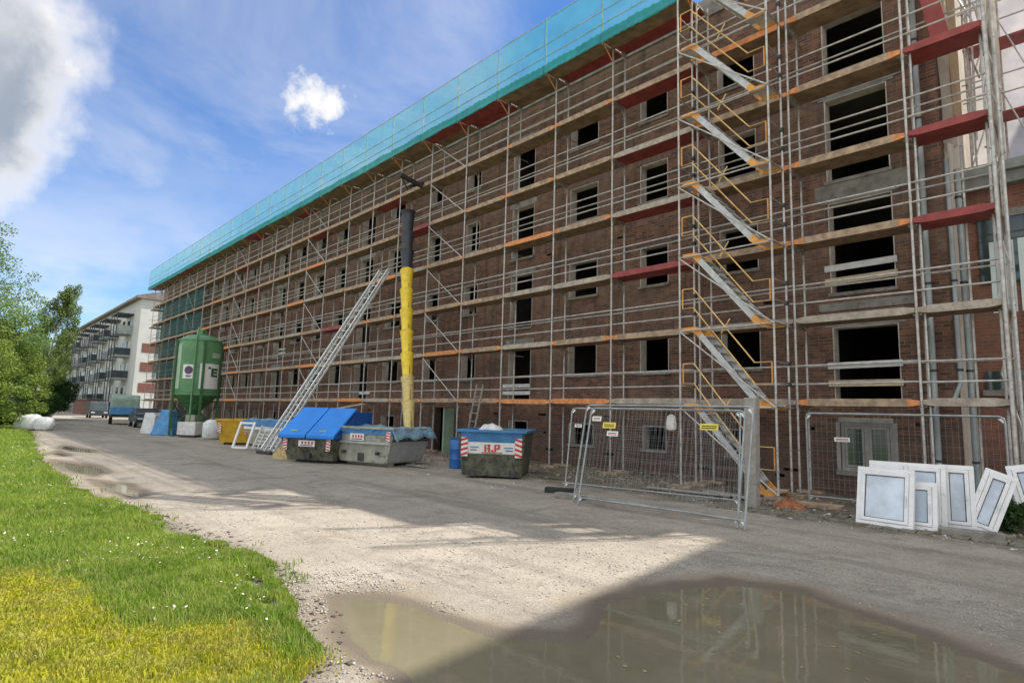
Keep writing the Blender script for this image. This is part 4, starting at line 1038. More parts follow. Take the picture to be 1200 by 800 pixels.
m = MB(); m.box(-1.62, 1.62, -1.06, -.99, .92, 1.2, 'skip_blue'); m.box(-1.62, 1.62, .99, 1.06, 1.0, 1.2, 'skip_blue'); m.box(-1.64, -1.55, -.98, .98, 1.0, 1.2, 'skip_blue'); m.box(1.55, 1.64, -.98, .98, 1.0, 1.2, 'skip_blue'); m.build('rim', sk, bevel=.01)
m = MB(); m.box(-1.5, 1.5, -1.066, -1.062, .78, .9, 'sign_white'); m.build('painted_band', sk)
crumpled('tarpaulin', (-27.2, 11.3, 0), math.radians(12), lambda s, t: (-1.55+3.1*s, -.95+1.9*t, 1.2+.05*math.sin(s*15+t*6)*math.sin(t*9)+.04*math.sin(s*23)), 24, 12, 'tarp_blue', label='blue grey tarpaulin over the far blue rimmed skip', cat='tarpaulin')

# straw coloured heap beside lidded skip
def heap(name, loc, rx, ry, h, mat, seed, **kw):
    m = MB(); rr = random.Random(seed); n = 22; k = 9; vs = []; fs = []
    for j in range(k+1):
        for i in range(n):
            a = 2*math.pi*i/n; q = j/k; rad = q*(1+.18*math.sin(3*a+seed)+.1*rr.uniform(-1, 1)); vs.append((rx*rad*math.cos(a), ry*rad*math.sin(a), h*(1-q**1.3)*(1+.25*rr.uniform(-1, 1))-(.03 if j == k else 0)))
    for j in range(k):
        for i in range(n): fs.append((j*n+i, (j+1)*n+i, (j+1)*n+(i+1) % n, j*n+(i+1) % n))
    m.add(vs, fs, mat); return m.build(name, loc=loc, **kw)
heap('insulation_heap', (-21.25, 9.0, .0), .75, .45, .55, 'straw', 4, label='straw coloured heap of torn insulation left of blue lidded skip', cat='heap')

# blue drum
d_ = thing('blue_drum', 'tall blue plastic drum beside the doorway behind muddy skip', 'drum', (-15.35, 12.15, float(gz(-15.35, 12.15))))
m = MB(); m.lathe([(.22, 0), (.245, .02), (.245, .28), (.255, .3), (.245, .32), (.245, .6), (.255, .62), (.245, .64), (.245, .9), (.22, .93)], 20, 'drum_blue'); m.build('drum_body', d_, smooth=40)
m = MB(); m.lathe([(.23, .931), (.25, .935), (.25, .97), (.2, .98)], 20, 'lid_blue_dark'); m.build('lid', d_, smooth=40)

# leaning ladder
ld = thing('ladder', 'narrow rung ladder leaning on the first scaffold deck', 'ladder')
A = Vector((-17.72, 14.45, .05)); B = Vector((-17.62, 14.95, 2.9))
for sx in (-.19, .19):
    m = MB(); m.beam(A+Vector((sx, 0, 0)), B+Vector((sx, 0, 0)), .03, .06, 'timber_grey', (0, 1, 0)); m.build('stile', ld)
for k in range(9):
    p = A+(B-A)*((k+.5)/9); m = MB(); m.tube([p-Vector((.19, 0, 0)), p+Vector((.19, 0, 0))], .016, 6, 'timber_grey'); m.build('rung', ld)

# ------------------------------------------------------------------ silo
si = thing('mortar_silo', 'round green dry mortar silo on steel legs beside lane', 'silo', (-38.0, 10.42, 0), math.radians(-48))
RS = 1.14
m = MB(); m.lathe([(.22, 1.25), (.25, 1.35), (RS-.02, 2.3), (RS, 2.36), (RS, 5.55), (RS-.03, 5.6), (.75, 5.86), (.3, 5.95)], 40, 'silo_green')
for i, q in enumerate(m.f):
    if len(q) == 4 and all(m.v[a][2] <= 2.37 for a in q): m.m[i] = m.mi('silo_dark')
m.build('drum', si, smooth=35)
for z in (2.36, 5.5):
    m = MB(); m.lathe([(RS+.005, z), (RS+.03, z+.02), (RS+.03, z+.08), (RS+.005, z+.1)], 40, 'silo_green'); m.build('ring', si, smooth=35)
for a in (45, 135, 225, 315):
    c, s_ = math.cos(math.radians(a)), math.sin(math.radians(a)); rr = RS+.06
    m = MB(); m.beam((rr*c, rr*s_, .04), (rr*c, rr*s_, 5.5), .13, .13, 'silo_dark' if a != 45 else 'silo_dark', (c, s_, 0)); m.build('leg', si, bevel=.01)
    m = MB(); m.box(rr*c-.2, rr*c+.2, rr*s_-.2, rr*s_+.2, .0, .04, 'galv_worn'); m.build('foot_plate', si)
for a in range(4):
    a0, a1 = math.radians(45+90*a), math.radians(135+90*a); rr = RS+.06
    p = Vector((rr*math.cos(a0), rr*math.sin(a0), 2.0)); q = Vector((rr*math.cos(a1), rr*math.sin(a1), 2.0))
    m = MB(); m.tube([p, q], .035, 6, 'silo_dark'); m.tube([p-Vector((0, 0, 1.6)), q], .028, 6, 'silo_dark'); m.build('cross_bar', si, smooth=50)
def patch(a0, a1, z0, z1, mat, off=.012, name='sign_panel', par=None):
    m = MB(); n = max(2, int((a1-a0)/5)); vs = []; fs = []
    for i in range(n+1):
        a = math.radians(a0+(a1-a0)*i/n)
        for z in (z0, z1):
            for o in (0, off): vs.append(((RS+o)*math.cos(a), (RS+o)*math.sin(a), z))
    for i in range(n):
        k = i*4; fs += [(k+1, k+5, k+7, k+3), (k+0, k+4, k+5, k+1), (k+2, k+3, k+7, k+6)]
    fs += [(0, 1, 3, 2), (n*4, n*4+2, n*4+3, n*4+1)]
    m.add(vs, fs, mat); return m.build(name, par or si, smooth=30)
# camera looks at local azimuth: direction to the camera from the silo
cam_az = math.degrees(math.atan2(-10.42, 38.0)) + 48
patch(cam_az+4, cam_az+68, 2.75, 4.2, 'sign_white')                               # right hand sheet (seen right)
pn = patch(cam_az-42, cam_az-8, 3.3, 4.1, 'sign_white')
pl_ = patch(cam_az-70, cam_az-52, 2.7, 5.3, 'silo_light', .03, 'pale_strip')
patch(cam_az-44, cam_az-6, 2.55, 5.5, 'silo_green', .008, 'flat_panel')
patch(cam_az+36, cam_az+72, 4.55, 4.85, 'silo_light', .016, 'name_strip')
for z0, z1, a0, a1 in ((3.45, 3.95, 36, 43), (3.82, 3.95, 43, 60), (3.64, 3.76, 43, 58), (3.45, 3.57, 43, 60), (3.9, 4.02, 26, 34)): patch(cam_az+a0, cam_az+a1, z0, z1, 'silo_dark', .02, 'letter')
m = MB(); vs = []; fs = []
for i in range(16):
    t_ = 2*math.pi*i/16; a = math.radians(cam_az-25+11.5*math.cos(t_)); vs.append(((RS+.026)*math.cos(a), (RS+.026)*math.sin(a), 3.78+.235*math.sin(t_)))
a = math.radians(cam_az-25); vs.append(((RS+.03)*math.cos(a), (RS+.03)*math.sin(a), 3.78)); m.add(vs, [(i, (i+1) % 16, 16) for i in range(16)], 'purple_ink'); m.build('round_emblem', si)
for z, w in ((3.46, 8), (3.4, 6)): patch(cam_az-25-w, cam_az-25+w, z-.02, z+.02, 'ink', .022, 'small_print')
m = MB(); m.tube([((RS+.1)*math.cos(math.radians(cam_az-10)), (RS+.1)*math.sin(math.radians(cam_az-10)), z) for z in (.6, 5.7)] + [(.3, 0, 6.35)], .05, 8, 'silo_green'); m.build('fill_pipe', si, smooth=40)
m = MB(); m.box(-.2, .2, -.2, .2, 5.95, 6.25, 'silo_green'); m.build('filter_box', si, bevel=.03)
m = MB(); m.box(-.35, .35, -.3, .3, .55, 1.24, 'skip_grey'); m.tube([(0, .3, .8), (.2, 1.4, .5)], .12, 10, 'silo_dark'); m.build('mixer', si, bevel=.02)

# kit standing under and beside the silo
m = MB(); m.box(-.55, .55, -.4, .4, .12, .85, 'white_dirty'); m.box(-.5, .5, -.35, .35, 0, .118, 'dark_metal'); m.build('pump_box', loc=(-36.9, 10.0, 0), rz=.7, bevel=.04, label='white box shaped pump standing between the silo legs', cat='pump')
def sack(loc, r_, h, rz, seed, label, group=None, mat='bag_white', squash=1.0):
    rr = random.Random(seed); m = MB(); n = 14; prof = [(.75, 0), (.98, .12), (1.05, .45), (.98, .78), (.62, .96), (.25, 1.0)]; vs = []; fs = []
    ph = rr.uniform(0, 6)
    for pr_, z in prof:
        for i in range(n):
            a = 2*math.pi*i/n; q = r_*pr_*(1+.08*math.sin(4*a+ph)+.07*rr.uniform(-1, 1)); sq = 1/max(abs(math.cos(a)), abs(math.sin(a)))
            q *= 1+.5*(sq-1); vs.append((q*math.cos(a), q*squash*math.sin(a), h*z+.03*rr.uniform(-1, 1)*(z > 0)))
    for j in range(len(prof)-1):
        for i in range(n): fs.append((j*n+i, j*n+(i+1) % n, (j+1)*n+(i+1) % n, (j+1)*n+i))
    fs.append(tuple(range(n-1, -1, -1))); fs.append(tuple((len(prof)-1)*n+i for i in range(n)))
    m.add(vs, fs, mat); return m.build('bulk_bag', loc=loc, rz=rz, smooth=60, label=label, cat='bag', group=group)
sack((-34.2, 10.3, 0), .42, 1.05, .4, 3, 'white bulk bag between the silo and yellow skip')
for px_, py_, w_, h_, rz_, l_ in ((-42.6, 9.25, .5, 1.25, .35, 'white wrapped board stack left of the blue cover by silo'), (-41.3, 9.0, .42, 1.15, .6, 'narrow white wrapped stack touching the blue cover by silo')):
    m = MB(); m.prism([(-w_, -.35, 0), (w_, -.35, 0), (w_-.04, -.15, h_), (-w_+.03, -.15, h_)], (0, .5, 0), 'bag_white'); m.build('wrapped_stack', loc=(px_, py_, 0), rz=rz_, bevel=.05, label=l_, cat='stack')
m = MB(); m.prism([(-.7, 0, 0), (.7, 0, 0), (.35, 0, 1.45), (-.1, 0, 1.5)], (.0, .8, 0), 'tarp_sky'); o = m.build('covered_machine', loc=(-38.9, 9.0, 0), rz=.75, bevel=.06, label='blue plastic cover pulled over a machine left of silo', cat='machine cover')
sack((-46.4, 3.75, .02), .48, .95, .3, 11, 'tall white sack on left of the sack heap by lawn', 'white sacks beside the grass'); sack((-45.9, 4.3, .02), .45, .8, .9, 12, 'wide white sack on right of the sack heap by lawn', 'white sacks beside the grass'); sack((-47.3, 3.5, .02), .5, .85, .1, 13, 'white sack at the rear of the sack heap by lawn', 'white sacks beside the grass')

# white slatted racks
rk = thing('white_rack', 'white painted slatted rack leaning left of ladder hoist', 'rack', (-24.75, 9.55, .02), math.radians(8))
for sx in (-.95, .95):
    m = MB(); m.beam((sx, 0, .03), (sx, .38, .98), .07, .09, 'white_dirty', (0, 1, 0)); m.build('side_rail', rk)
for k in range(7):
    t_ = (k+.5)/7; m = MB(); m.beam((-.93, .38*t_, .98*t_), (.93, .38*t_, .98*t_), .03, .055, 'white_dirty', (0, -.4, 1)); m.build('slat', rk)
for k in range(3):
    xx = -.5+.5*k; m = MB(); m.beam((xx, -.035, .08), (xx, .33, .93), .05, .03, 'white_dirty', (0, 1, 0)); m.build('stiffener', rk)
rk = thing('white_trestle', 'narrow white frame leaning at left end of slatted rack', 'frame', (-26.2, 9.05, .02), math.radians(35))
for sx in (-.33, .33):
    m = MB(); m.beam((sx, 0, .02), (sx+.12, .3, 1.12), .08, .08, 'white_plastic', (0, 1, 0)); m.build('side_rail', rk)
for t_ in (.04, .96):
    m = MB(); m.beam((-.3+.12*t_, .3*t_, 1.12*t_), (.3+.12*t_, .3*t_, 1.12*t_), .08, .08, 'white_plastic'); m.build('cross_rail', rk)
m = MB(); m.beam((-28.3, 11.8, 1.32), (-23.4, 13.2, 2.05), .22, .05, 'timber_new'); m.build('timber_plank', label='long pale plank resting sloped over the far skip', cat='plank')

# ------------------------------------------------------------------ mesh fence panels
def mesh_fence(name, label, p0, p1, lean, h=2.0, signs=(), group='mesh fence panels', roll_=0.0):
    p0 = Vector((*p0, 0)); p1 = Vector((*p1, 0)); L = (p1-p0).length; ang = math.atan2(p1.y-p0.y, p1.x-p0.x)
    z0 = float(gz(p0.x, p0.y))
    o = thing(name, label, 'mesh fence', (p0.x, p0.y, z0+.02), 0, group)
    o.rotation_euler = (lean, roll_, ang); o.rotation_mode = 'XYZ'
    r_ = .021; fr = MB(); c = .09
    fr.tube([(0, 0, 0), (0, 0, h-c), (c*.3, 0, h-c*.3), (c, 0, h), (L-c, 0, h), (L-c*.3, 0, h-c*.3), (L, 0, h-c), (L, 0, 0)], r_, 8, 'fence_zinc'); fr.build('frame', o, smooth=50)
    b = MB(); b.tube([(.02, 0, .14), (L-.02, 0, .14)], r_*.85, 8, 'fence_zinc'); b.build('bottom_rail', o, smooth=50)
    g = MB(); w = .0021
    n = int(L/.1)
    for i in range(1, n): g.tube([(L*i/n, 0, .15), (L*i/n, 0, h)], w, 3, 'fence_zinc', False)
    for k in range(1, 9): g.tube([(0, .004, .14+k*(h-.14)/9), (L, .004, .14+k*(h-.14)/9)], w, 3, 'fence_zinc', False)
    g.build('wire_mesh', o, kind='stuff')
    for xx in (0, L):
        for zz in (.14, h-.05):
            m = MB(); m.prism([(xx, -.005, zz-.1), (xx+(.1 if xx == 0 else -.1), -.005, zz), (xx, -.005, zz+.03)], (0, .01, 0), 'aluminium'); m.build('gusset', o)
    for (sx, sz, w_, h_, mt) in signs:
        m = MB(); m.box(sx, sx+w_, -.02, -.012, sz, sz+h_, mt); m.build('sign_plate', o)
        if mt != 'rag_white':
            m = MB()
            for q in range(2): m.box(sx+.03, sx+w_-.03, -.0225, -.0205, sz+h_*(.25+.3*q), sz+h_*(.4+.3*q), 'ink' if q else 'sign_red' if mt == 'sign_white' else 'ink')
            m.build('print', o.children[-1])
    return o
mesh_fence('mesh_fence', 'front mesh fence panel of the leaning stack with yellow plate', (-7.92, 9.42), (-4.72, 9.72), -.24, 2.0, ((.06, 1.72, .22, .1, 'sign_white'), (.34, 1.58, .3, .12, 'sign_yellow'), (.46, 1.42, .26, .1, 'sign_white'), (2.42, 1.62, .34, .12, 'sign_yellow')))
mesh_fence('mesh_fence', 'middle mesh fence panel of the leaning stack by timber post', (-8.28, 9.7), (-4.55, 9.62), -.20, 2.05)
mesh_fence('mesh_fence', 'rear mesh fence panel of the leaning stack tilted farthest left', (-9.75, 11.1), (-5.75, 11.9), -.16, 1.98, ((.12, 1.5, .2, .08, 'sign_white'),))
mesh_fence('mesh_fence', 'mesh fence panel standing behind the leaning white window frames', (-5.13, 14.0), (-1.72, 14.35), .02, 1.95, ((.55, 1.35, .3, .09, 'sign_white'),))
m = MB(); m.lathe([(.02, 0), (.09, .03), (.1, .14), (.08, .28), (.02, .32)], 12, 'rag_white'); m.build('hanging_bag', loc=(-6.25, 10.2, 1.55), smooth=50, label='small white bag tied to the top rail of fence', cat='bag')
for (xx, yy, rz, l) in ((-8.6, 9.95, .3, 'concrete fence foot block at left end of the panels'), (-9.4, 10.5, .5, 'dark fence foot block lying further left on the ground')):
    m = MB(); m.box(-.33, .33, -.11, .11, 0, .13, 'rubber' if xx < -9 else 'concrete'); m.build('fence_block', loc=(xx, yy, float(gz(xx, yy))-.01), rz=rz, bevel=.02, label=l, cat='concrete block')
# timber post
m = MB(); m.beam((-5.74, 12.52, -.1), (-5.72, 12.55, 2.28), .25, .22, 'timber_grey', (0, 1, 0)); m.build('timber_post', bevel=.012, label='thick grey weathered gate post standing beside the stair foot', cat='post')
heap('orange_sack', (-5.2, 13.05, .0), .34, .26, .2, 'rusty', 8, label='rusty orange heap lying at the foot of the stairs', cat='heap')
m = MB(); m.box(-.55, .55, -.25, .25, 0, .06, 'board'); m.build('sole_board', loc=(-4.9, 13.6, float(gz(-4.9, 13.6))), rz=.15, label='flat plank under the stair tower corner post', cat='plank')

# ------------------------------------------------------------------ dismounted windows
def window(name, label, base, w, h, rz, lean, roll_=0, mull=False, z=0.0, pane='film_pane'):
    o = thing(name, label, 'window', (base[0], base[1], float(gz(base[0], base[1]))+.01+z), 0, 'dismounted white window units'); o.rotation_euler = (lean, roll_, rz)
    t = .075; d = .07
    f_ = MB(); f_.box(-w/2, w/2, 0, d, 0, t, 'white_plastic'); f_.box(-w/2, w/2, 0, d, h-t, h, 'white_plastic'); f_.box(-w/2, -w/2+t, 0.001, d-.001, t, h-t, 'white_plastic'); f_.box(w/2-t, w/2, 0.001, d-.001, t, h-t, 'white_plastic')
    if mull: f_.box(-t/2, t/2, .002, d-.002, t, h-t, 'white_plastic')
    f_.build('outer_frame', o, bevel=.006)
    cells = [(-w/2+t, w/2-t)] if not mull else [(-w/2+t, -t/2), (t/2, w/2-t)]
    for a, b in cells:
        s_ = MB(); q = .06; a += .004; b -= .004
        s_.box(a, b, -.018, d*.7, t+.004, t+q, 'white_plastic'); s_.box(a, b, -.018, d*.7, h-t-q, h-t-.004, 'white_plastic'); s_.box(a, a+q, -.017, d*.69, t+q, h-t-q, 'white_plastic'); s_.box(b-q, b, -.017, d*.69, t+q, h-t-q, 'white_plastic')
        so_ = s_.build('sash', o, bevel=.006)
        g_ = MB(); g_.box(a+q, b-q, .012, .036, t+q, h-t-q, pane); g_.build('pane', so_)
        g_ = MB()
        for (p, r1, c1, c2) in ((a+q, b-q, t+q, t+q+.012), (a+q, b-q, h-t-q-.012, h-t-q), (a+q, a+q+.012, t+q+.012, h-t-q-.012), (b-q-.012, b-q, t+q+.012, h-t-q-.012)): g_.box(p, r1, .002, .0118, c1, c2, 'seal')
        g_.build('seal', so_)
        g_ = MB(); g_.box(b-q*.72, b-q*.38, -.034, -.0185, h*.5-.05, h*.5+.05, 'aluminium'); g_.beam((b-q*.55, -.045, h*.5), (b-q*.55, -.045, h*.5-.13), .02, .016, 'aluminium'); g_.build('handle', so_)
    return o
window('window_unit', 'square white window leaning in front of the other units', (-3.24, 12.2), .92, 1.03, math.radians(-6), -.20)
window('window_unit', 'wide white window standing behind the square front unit', (-2.98, 12.62), 1.18, 1.12, math.radians(2), -.16, mull=True)
window('window_unit', 'small white window half tucked behind the square front unit', (-2.72, 12.36), .50, .82, math.radians(0), -.16)
window('window_unit', 'narrow upright white window right of the wide unit', (-2.28, 12.98), .50, 1.10, math.radians(8), -.12)
window('window_unit', 'white window tilted sideways at right end of the row', (-2.02, 13.05), .46, 1.08, math.radians(12), -.12, roll_=.36)
window('window_unit', 'white window cut by the right picture edge near corner post', (-1.28, 14.1), .5, 1.15, math.radians(5), -.2, roll_=-.2)
m = MB(); m.box(-.42, .42, -.11, .11, 0, .12, 'concrete'); m.build('concrete_sill', loc=(-2.02, 12.42, float(gz(-2.02, 12.42))-.01), rz=.25, bevel=.015, label='concrete sill block lying in front of the tilted window', cat='sill block')

# ------------------------------------------------------------------ far apartment block
fb = thing('apartment_block', 'pale far apartment block with dark stacked balconies', 'building')
FX0, FX1, FY, FZ = -190.0, -96.0, 18.2, 16.6
m = MB(); m.box(FX0, FX1, FY, FY+12, -.3, FZ, 'far_render'); m.build('wall', fb)
m = MB(); m.box(FX0-.5, FX1+.5, FY-.7, FY+12.5, FZ+.01, FZ+.35, 'roof_edge'); m.prism([(FX0-.5, FY-.7, FZ+.352), (FX0-.5, FY+12.5, FZ+.352), (FX0-.5, FY+5.9, FZ+2.4)], (FX1-FX0+1, 0, 0), 'roof_edge'); m.build('roof', fb)
for z0 in (3.4, 6.3, 9.0):
    m = MB(); m.box(FX1+.002, FX1+.05, FY+.6, FY+11, z0, z0+1.3, 'far_brick'); m.build('brick_panel', fb)
for z0 in (4.9, 7.7, 10.6, 13.2):
    m = MB(); m.box(FX1+.002, FX1+.04, FY+3, FY+4.4, z0, z0+1.1, 'dark_pane'); o_ = m.build('window', fb)
xx = -100.2; k = 0
while xx > -186:
    for s_ in range(4):
        z0 = 1.9+3.3*s_
        bl = MB(); bl.box(xx-4.4, xx, FY-1.9, FY-.01, z0, z0+.22, 'balcony_grey'); b_ = bl.build('balcony', fb)
        r_ = MB(); mt = 'balcony_dark' if (k+s_) % 3 else 'balcony_grey'
        r_.box(xx-4.4, xx, -1.94+FY, FY-1.86, z0+.225, z0+1.25, mt); r_.box(xx-.06, xx, FY-1.85, FY-.02, z0+.225, z0+1.25, mt); r_.build('railing', b_)
        w_ = MB(); w_.box(xx-3.6, xx-2.2, FY-.06, FY-.012, z0+.23, z0+2.4, 'dark_pane'); w_.build('window', b_)
        w_ = MB(); w_.box(xx-1.7, xx-.5, FY-.07, FY-.012, z0+.23, z0+2.4, 'white_dirty'); w_.build('door', b_)
    p_ = MB()
    for px in (xx-4.3, xx-2.2, xx-.1): p_.box(px-.09, px+.09, FY-2.04, FY-1.945, -.1, 14.6, 'dark_metal')
    p_.build('balcony_posts', fb)
    rf_ = MB(); rf_.box(xx-4.6, xx+.2, FY-2.1, FY-.01, 14.62, 14.8, 'balcony_dark'); rf_.build('balcony_roof', fb)
    for s_ in range(4):
        z0 = 2.4+3.3*s_; w_ = MB(); w_.box(xx-7.3, xx-5.7, FY-.05, FY-.012, z0+.6, z0+2.0, 'dark_pane'); o_ = w_.build('window', fb)
        w_ = MB(); w_.box(xx-7.4, xx-5.6, FY-.1, FY-.013, z0+.5, z0+.59, 'white_dirty'); w_.build('sill', o_)
    xx -= 9.4; k += 1
# sheds and low walls at its foot
for i, (x0, x1, h, mt, l) in enumerate(((-118, -104, 2.2, 'far_brick', 'low brown shed in front of the far block, near end'), (-150, -128, 2.4, 'balcony_grey', 'long grey shed wall at foot of the far block'))):
    s_ = thing('shed', l, 'shed'); m = MB(); m.box(x0, x1, 14.4, 15.9, -.1, h, mt); m.build('wall', s_); m = MB(); m.box(x0-.15, x1+.15, 14.2, 16, h+.002, h+.14, 'roof_edge'); m.build('roof', s_)

# ------------------------------------------------------------------ vehicles far down the lane
def car(label, loc, rz, paint, L=4.2, hgt=1.45, box=False):
    o = thing('parked_car' if not box else 'parked_van', label, 'car' if not box else 'van', loc, rz)
    W = .86; b = MB()
    if box: prof = [(-L/2, .35), (L/2, .35), (L/2, .95), (L/2-.35, 1.05), (L/2-.95, hgt), (-L/2+.1, hgt), (-L/2, hgt-.15)]
    else: prof = [(-L/2, .35), (L/2, .35), (L/2, .72), (L/2-.25, .82), (L/2-1.15, .92), (-L/2+.35, .98), (-L/2, .85)]
    b.prism([(x, -W, z) for x, z in prof][::-1], (0, 2*W, 0), paint); b.build('body', o, bevel=.06)
    if not box:
        c = MB(); c.prism([(x, -W+.1, z) for x, z in [(-L/2+.25, .985), (L/2-1.2, .93), (L/2-1.85, hgt), (-L/2+.9, hgt)]][::-1], (0, 2*W-.2, 0), paint); c.build('cabin', o, bevel=.06)
        g = MB(); g.prism([(x, -W+.085, z) for x, z in [(-L/2+.5, 1.03), (L/2-1.4, 1.0), (L/2-1.92, hgt-.07), (-L/2+.98, hgt-.07)]][::-1], (0, 2*W-.17, 0), 'dark_pane'); g.build('side_glass', o)
        g = MB(); g.beam((L/2-1.27, 0, .98), (L/2-1.84, 0, hgt-.04), 1.3, .02, 'dark_pane', (1, 0, 1)); g.build('windscreen', o)
    else:
        g = MB(); g.beam((L/2-.38, 0, 1.12), (L/2-.92, 0, hgt-.08), 1.4, .03, 'dark_pane', (1, 0, 1)); g.build('windscreen', o)
    for sx in (-L/2+.8, L/2-.8):
        for sy in (-1, 1):
            w_ = MB(); w_.tube([(sx, sy*(W-.18), .32), (sx, sy*(W+.02), .32)], .32, 16, 'rubber'); q = w_.build('wheel', o, smooth=40)
            w_ = MB(); w_.tube([(sx, sy*(W+.0), .32), (sx, sy*(W+.03), .32)], .18, 12, 'aluminium'); w_.build('rim', q, smooth=40)
    for sy in (-.6, .6):
        w_ = MB(); w_.box(L/2-.06, L/2+.01, sy-.17, sy+.17, .62, .74, 'sign_white'); w_.build('headlight', o)
    return o
tr = thing('covered_trailer', 'trailer with pale green canopy and blue tarp load', 'trailer', (-60.5, 11.0, 0), math.radians(-8))
m = MB(); m.box(-2.2, 2.2, -1.0, 1.0, .62, .78, 'dark_metal'); m.build('chassis', tr)
m = MB(); m.prism([(-2.1, -1.0, .8), (2.1, -1.0, .8), (2.1, -1.0, 2.2), (1.8, -1.0, 2.5), (-1.8, -1.0, 2.55), (-2.1, -1.0, 2.2)][::-1], (0, 2.0, 0), 'van_green'); m.build('canopy', tr, bevel=.12)
m = MB(); m.prism([(.3, -1.04, .82), (2.16, -1.04, .82), (2.16, -1.04, 1.5), (1.2, -1.04, 1.75), (.5, -1.04, 1.3)][::-1], (0, 2.08, 0), 'tarp_sky'); m.build('tarp_load', tr, bevel=.06)
for sx in (-.6, .6):
    for sy in (-1, 1):
        w_ = MB(); w_.tube([(sx, sy*.8, .36), (sx, sy*1.02, .36)], .36, 16, 'rubber'); w_.build('wheel', tr, smooth=40)
car('dark hatchback parked in front of the covered trailer', (-53.6, 11.2, 0), math.radians(-4), 'car_dark')
car('dark grey saloon parked farther back along the scaffold', (-48.6, 11.9, 0), math.radians(-4), 'car_dark', 4.3, 1.42)
car('dark van parked below the far balconies', (-84, 12.6, 0), math.radians(-3), 'balcony_dark', 4.6, 1.95, True)

# ------------------------------------------------------------------ vegetation
def leaves(name, parent, C, Rr, n, size, mat, seed, flat=1.0, droop=0.0):
    g = np.random.default_rng(seed); C = np.asarray(C, float); Rr = np.asarray(Rr, float)
    w = Rr**2; idx = g.choice(len(C), n, p=w/w.sum())
    v = g.normal(size=(n, 3)); v /= np.linalg.norm(v, axis=1, keepdims=True); rad = g.uniform(0.15, 1, n)**.5
    p = C[idx] + v*rad[:, None]*Rr[idx][:, None]*np.array([1, 1, flat])
    if droop: p[:, 2] -= droop*g.random(n)**2*Rr[idx]
    a = g.normal(size=(n, 3)); a /= np.linalg.norm(a, axis=1, keepdims=True); b = np.cross(a, g.normal(size=(n, 3))); b /= np.linalg.norm(b, axis=1, keepdims=True)
    s_ = size*g.uniform(.6, 1.3, n)[:, None]
    V = np.stack([p-a*s_, p+b*s_*.55, p+a*s_, p-b*s_*.55], 1).reshape(-1, 3)
    F = np.arange(4*n).reshape(-1, 4)
    return obj(name, np_mesh(name, V, F, mat), parent)
def tree(name, label, loc, Ht, rad, mat, n, size, seed, bark='bark', lean=(0, 0), base=.25, trunk_r=.16, droop=0.0, clumps=34, group=None, cr=.3, cat='tree'):
    g = random.Random(seed); o = thing(name, label, cat, loc, 0, group)
    tk = MB(); P = []
    for k in range(7):
        t_ = k/6; P.append(Vector((lean[0]*t_+.12*math.sin(t_*5+seed), lean[1]*t_+.1*math.cos(t_*4+seed), Ht*.93*t_)))
    tk.tube(P, [trunk_r*(1.25 if k == 0 else 1)*(1-.88*k/6) for k in range(7)], 8, bark)
    C = []; Rr = []
    for k in range(clumps):
        t_ = base+(1-base)*((k+.5)/clumps); i = min(5, int(t_*.98*6)); q = P[i]+(P[i+1]-P[i])*(t_*6-i if t_*6-i < 1 else 1)
        prof = math.sin(min(1, (t_-base)/(1-base)*1.0+.12)*math.pi)**.6
        a = k*2.4+g.uniform(-.5, .5); d_ = rad*prof*g.uniform(.35, 1.0)
        e = q+Vector((math.cos(a)*d_, math.sin(a)*d_, g.uniform(.0, .10)*Ht - .03*Ht))
        m_ = (q+e)/2+Vector((0, 0, -.04*Ht)); st = q-Vector((0, 0, .08*Ht*g.random()))
        tk.tube([st, m_, e], [trunk_r*.3*(1.1-t_), trunk_r*.18*(1.1-t_)+.006, .008], 5, bark)
        C.append(e); Rr.append(rad*cr*g.uniform(.6, 1.25)*(1.1-.35*t_))
        for j in range(2):
            e2 = e+Vector((g.uniform(-1, 1), g.uniform(-1, 1), g.uniform(-.6, .9)))*rad*.32; tk.tube([m_, e, e2], [.012, .01, .005], 4, bark); C.append(e2); Rr.append(rad*cr*.6*g.uniform(.5, 1.1))
    tk.build('trunk', o, smooth=60)
    leaves('crown', o, [tuple(c) for c in C], Rr, n, size, mat, seed, .8, droop)
    return o
tree('broadleaf_tree', 'big fresh green tree at the left picture edge', (-50.5, .3, 0), 12.6, 4.2, 'leaf_fresh', 30000, .08, 3, base=.14, clumps=64, group='trees along the left of the lane')
tree('broadleaf_tree', 'lower yellow green tree in front of the big green one', (-48.0, 2.0, 0), 6.6, 2.7, 'leaf_yellow', 17000, .085, 5, base=.12, clumps=30, group='trees along the left of the lane')
tree('birch_tree', 'slender birch with white leaning trunk and hanging twigs', (-66, 5.15, 0), 12.6, 2.1, 'leaf_birch', 15000, .09, 8, 'birch_bark', (.5, 1.6), .38, .15, 2.6, 34, 'trees along the left of the lane', .26)
tree('broadleaf_tree', 'mid green tree filling the gap under the birch crown', (-72, 4.6, 0), 8.6, 3.2, 'leaf_yellow', 15000, .10, 12, base=.15, clumps=30, group='trees along the left of the lane')
tree('broadleaf_tree', 'pale tree far back between birch and white block', (-95, 7.5, 0), 10.5, 3.6, 'leaf_birch', 12000, .12, 14, base=.18, clumps=30, group='trees along the left of the lane')
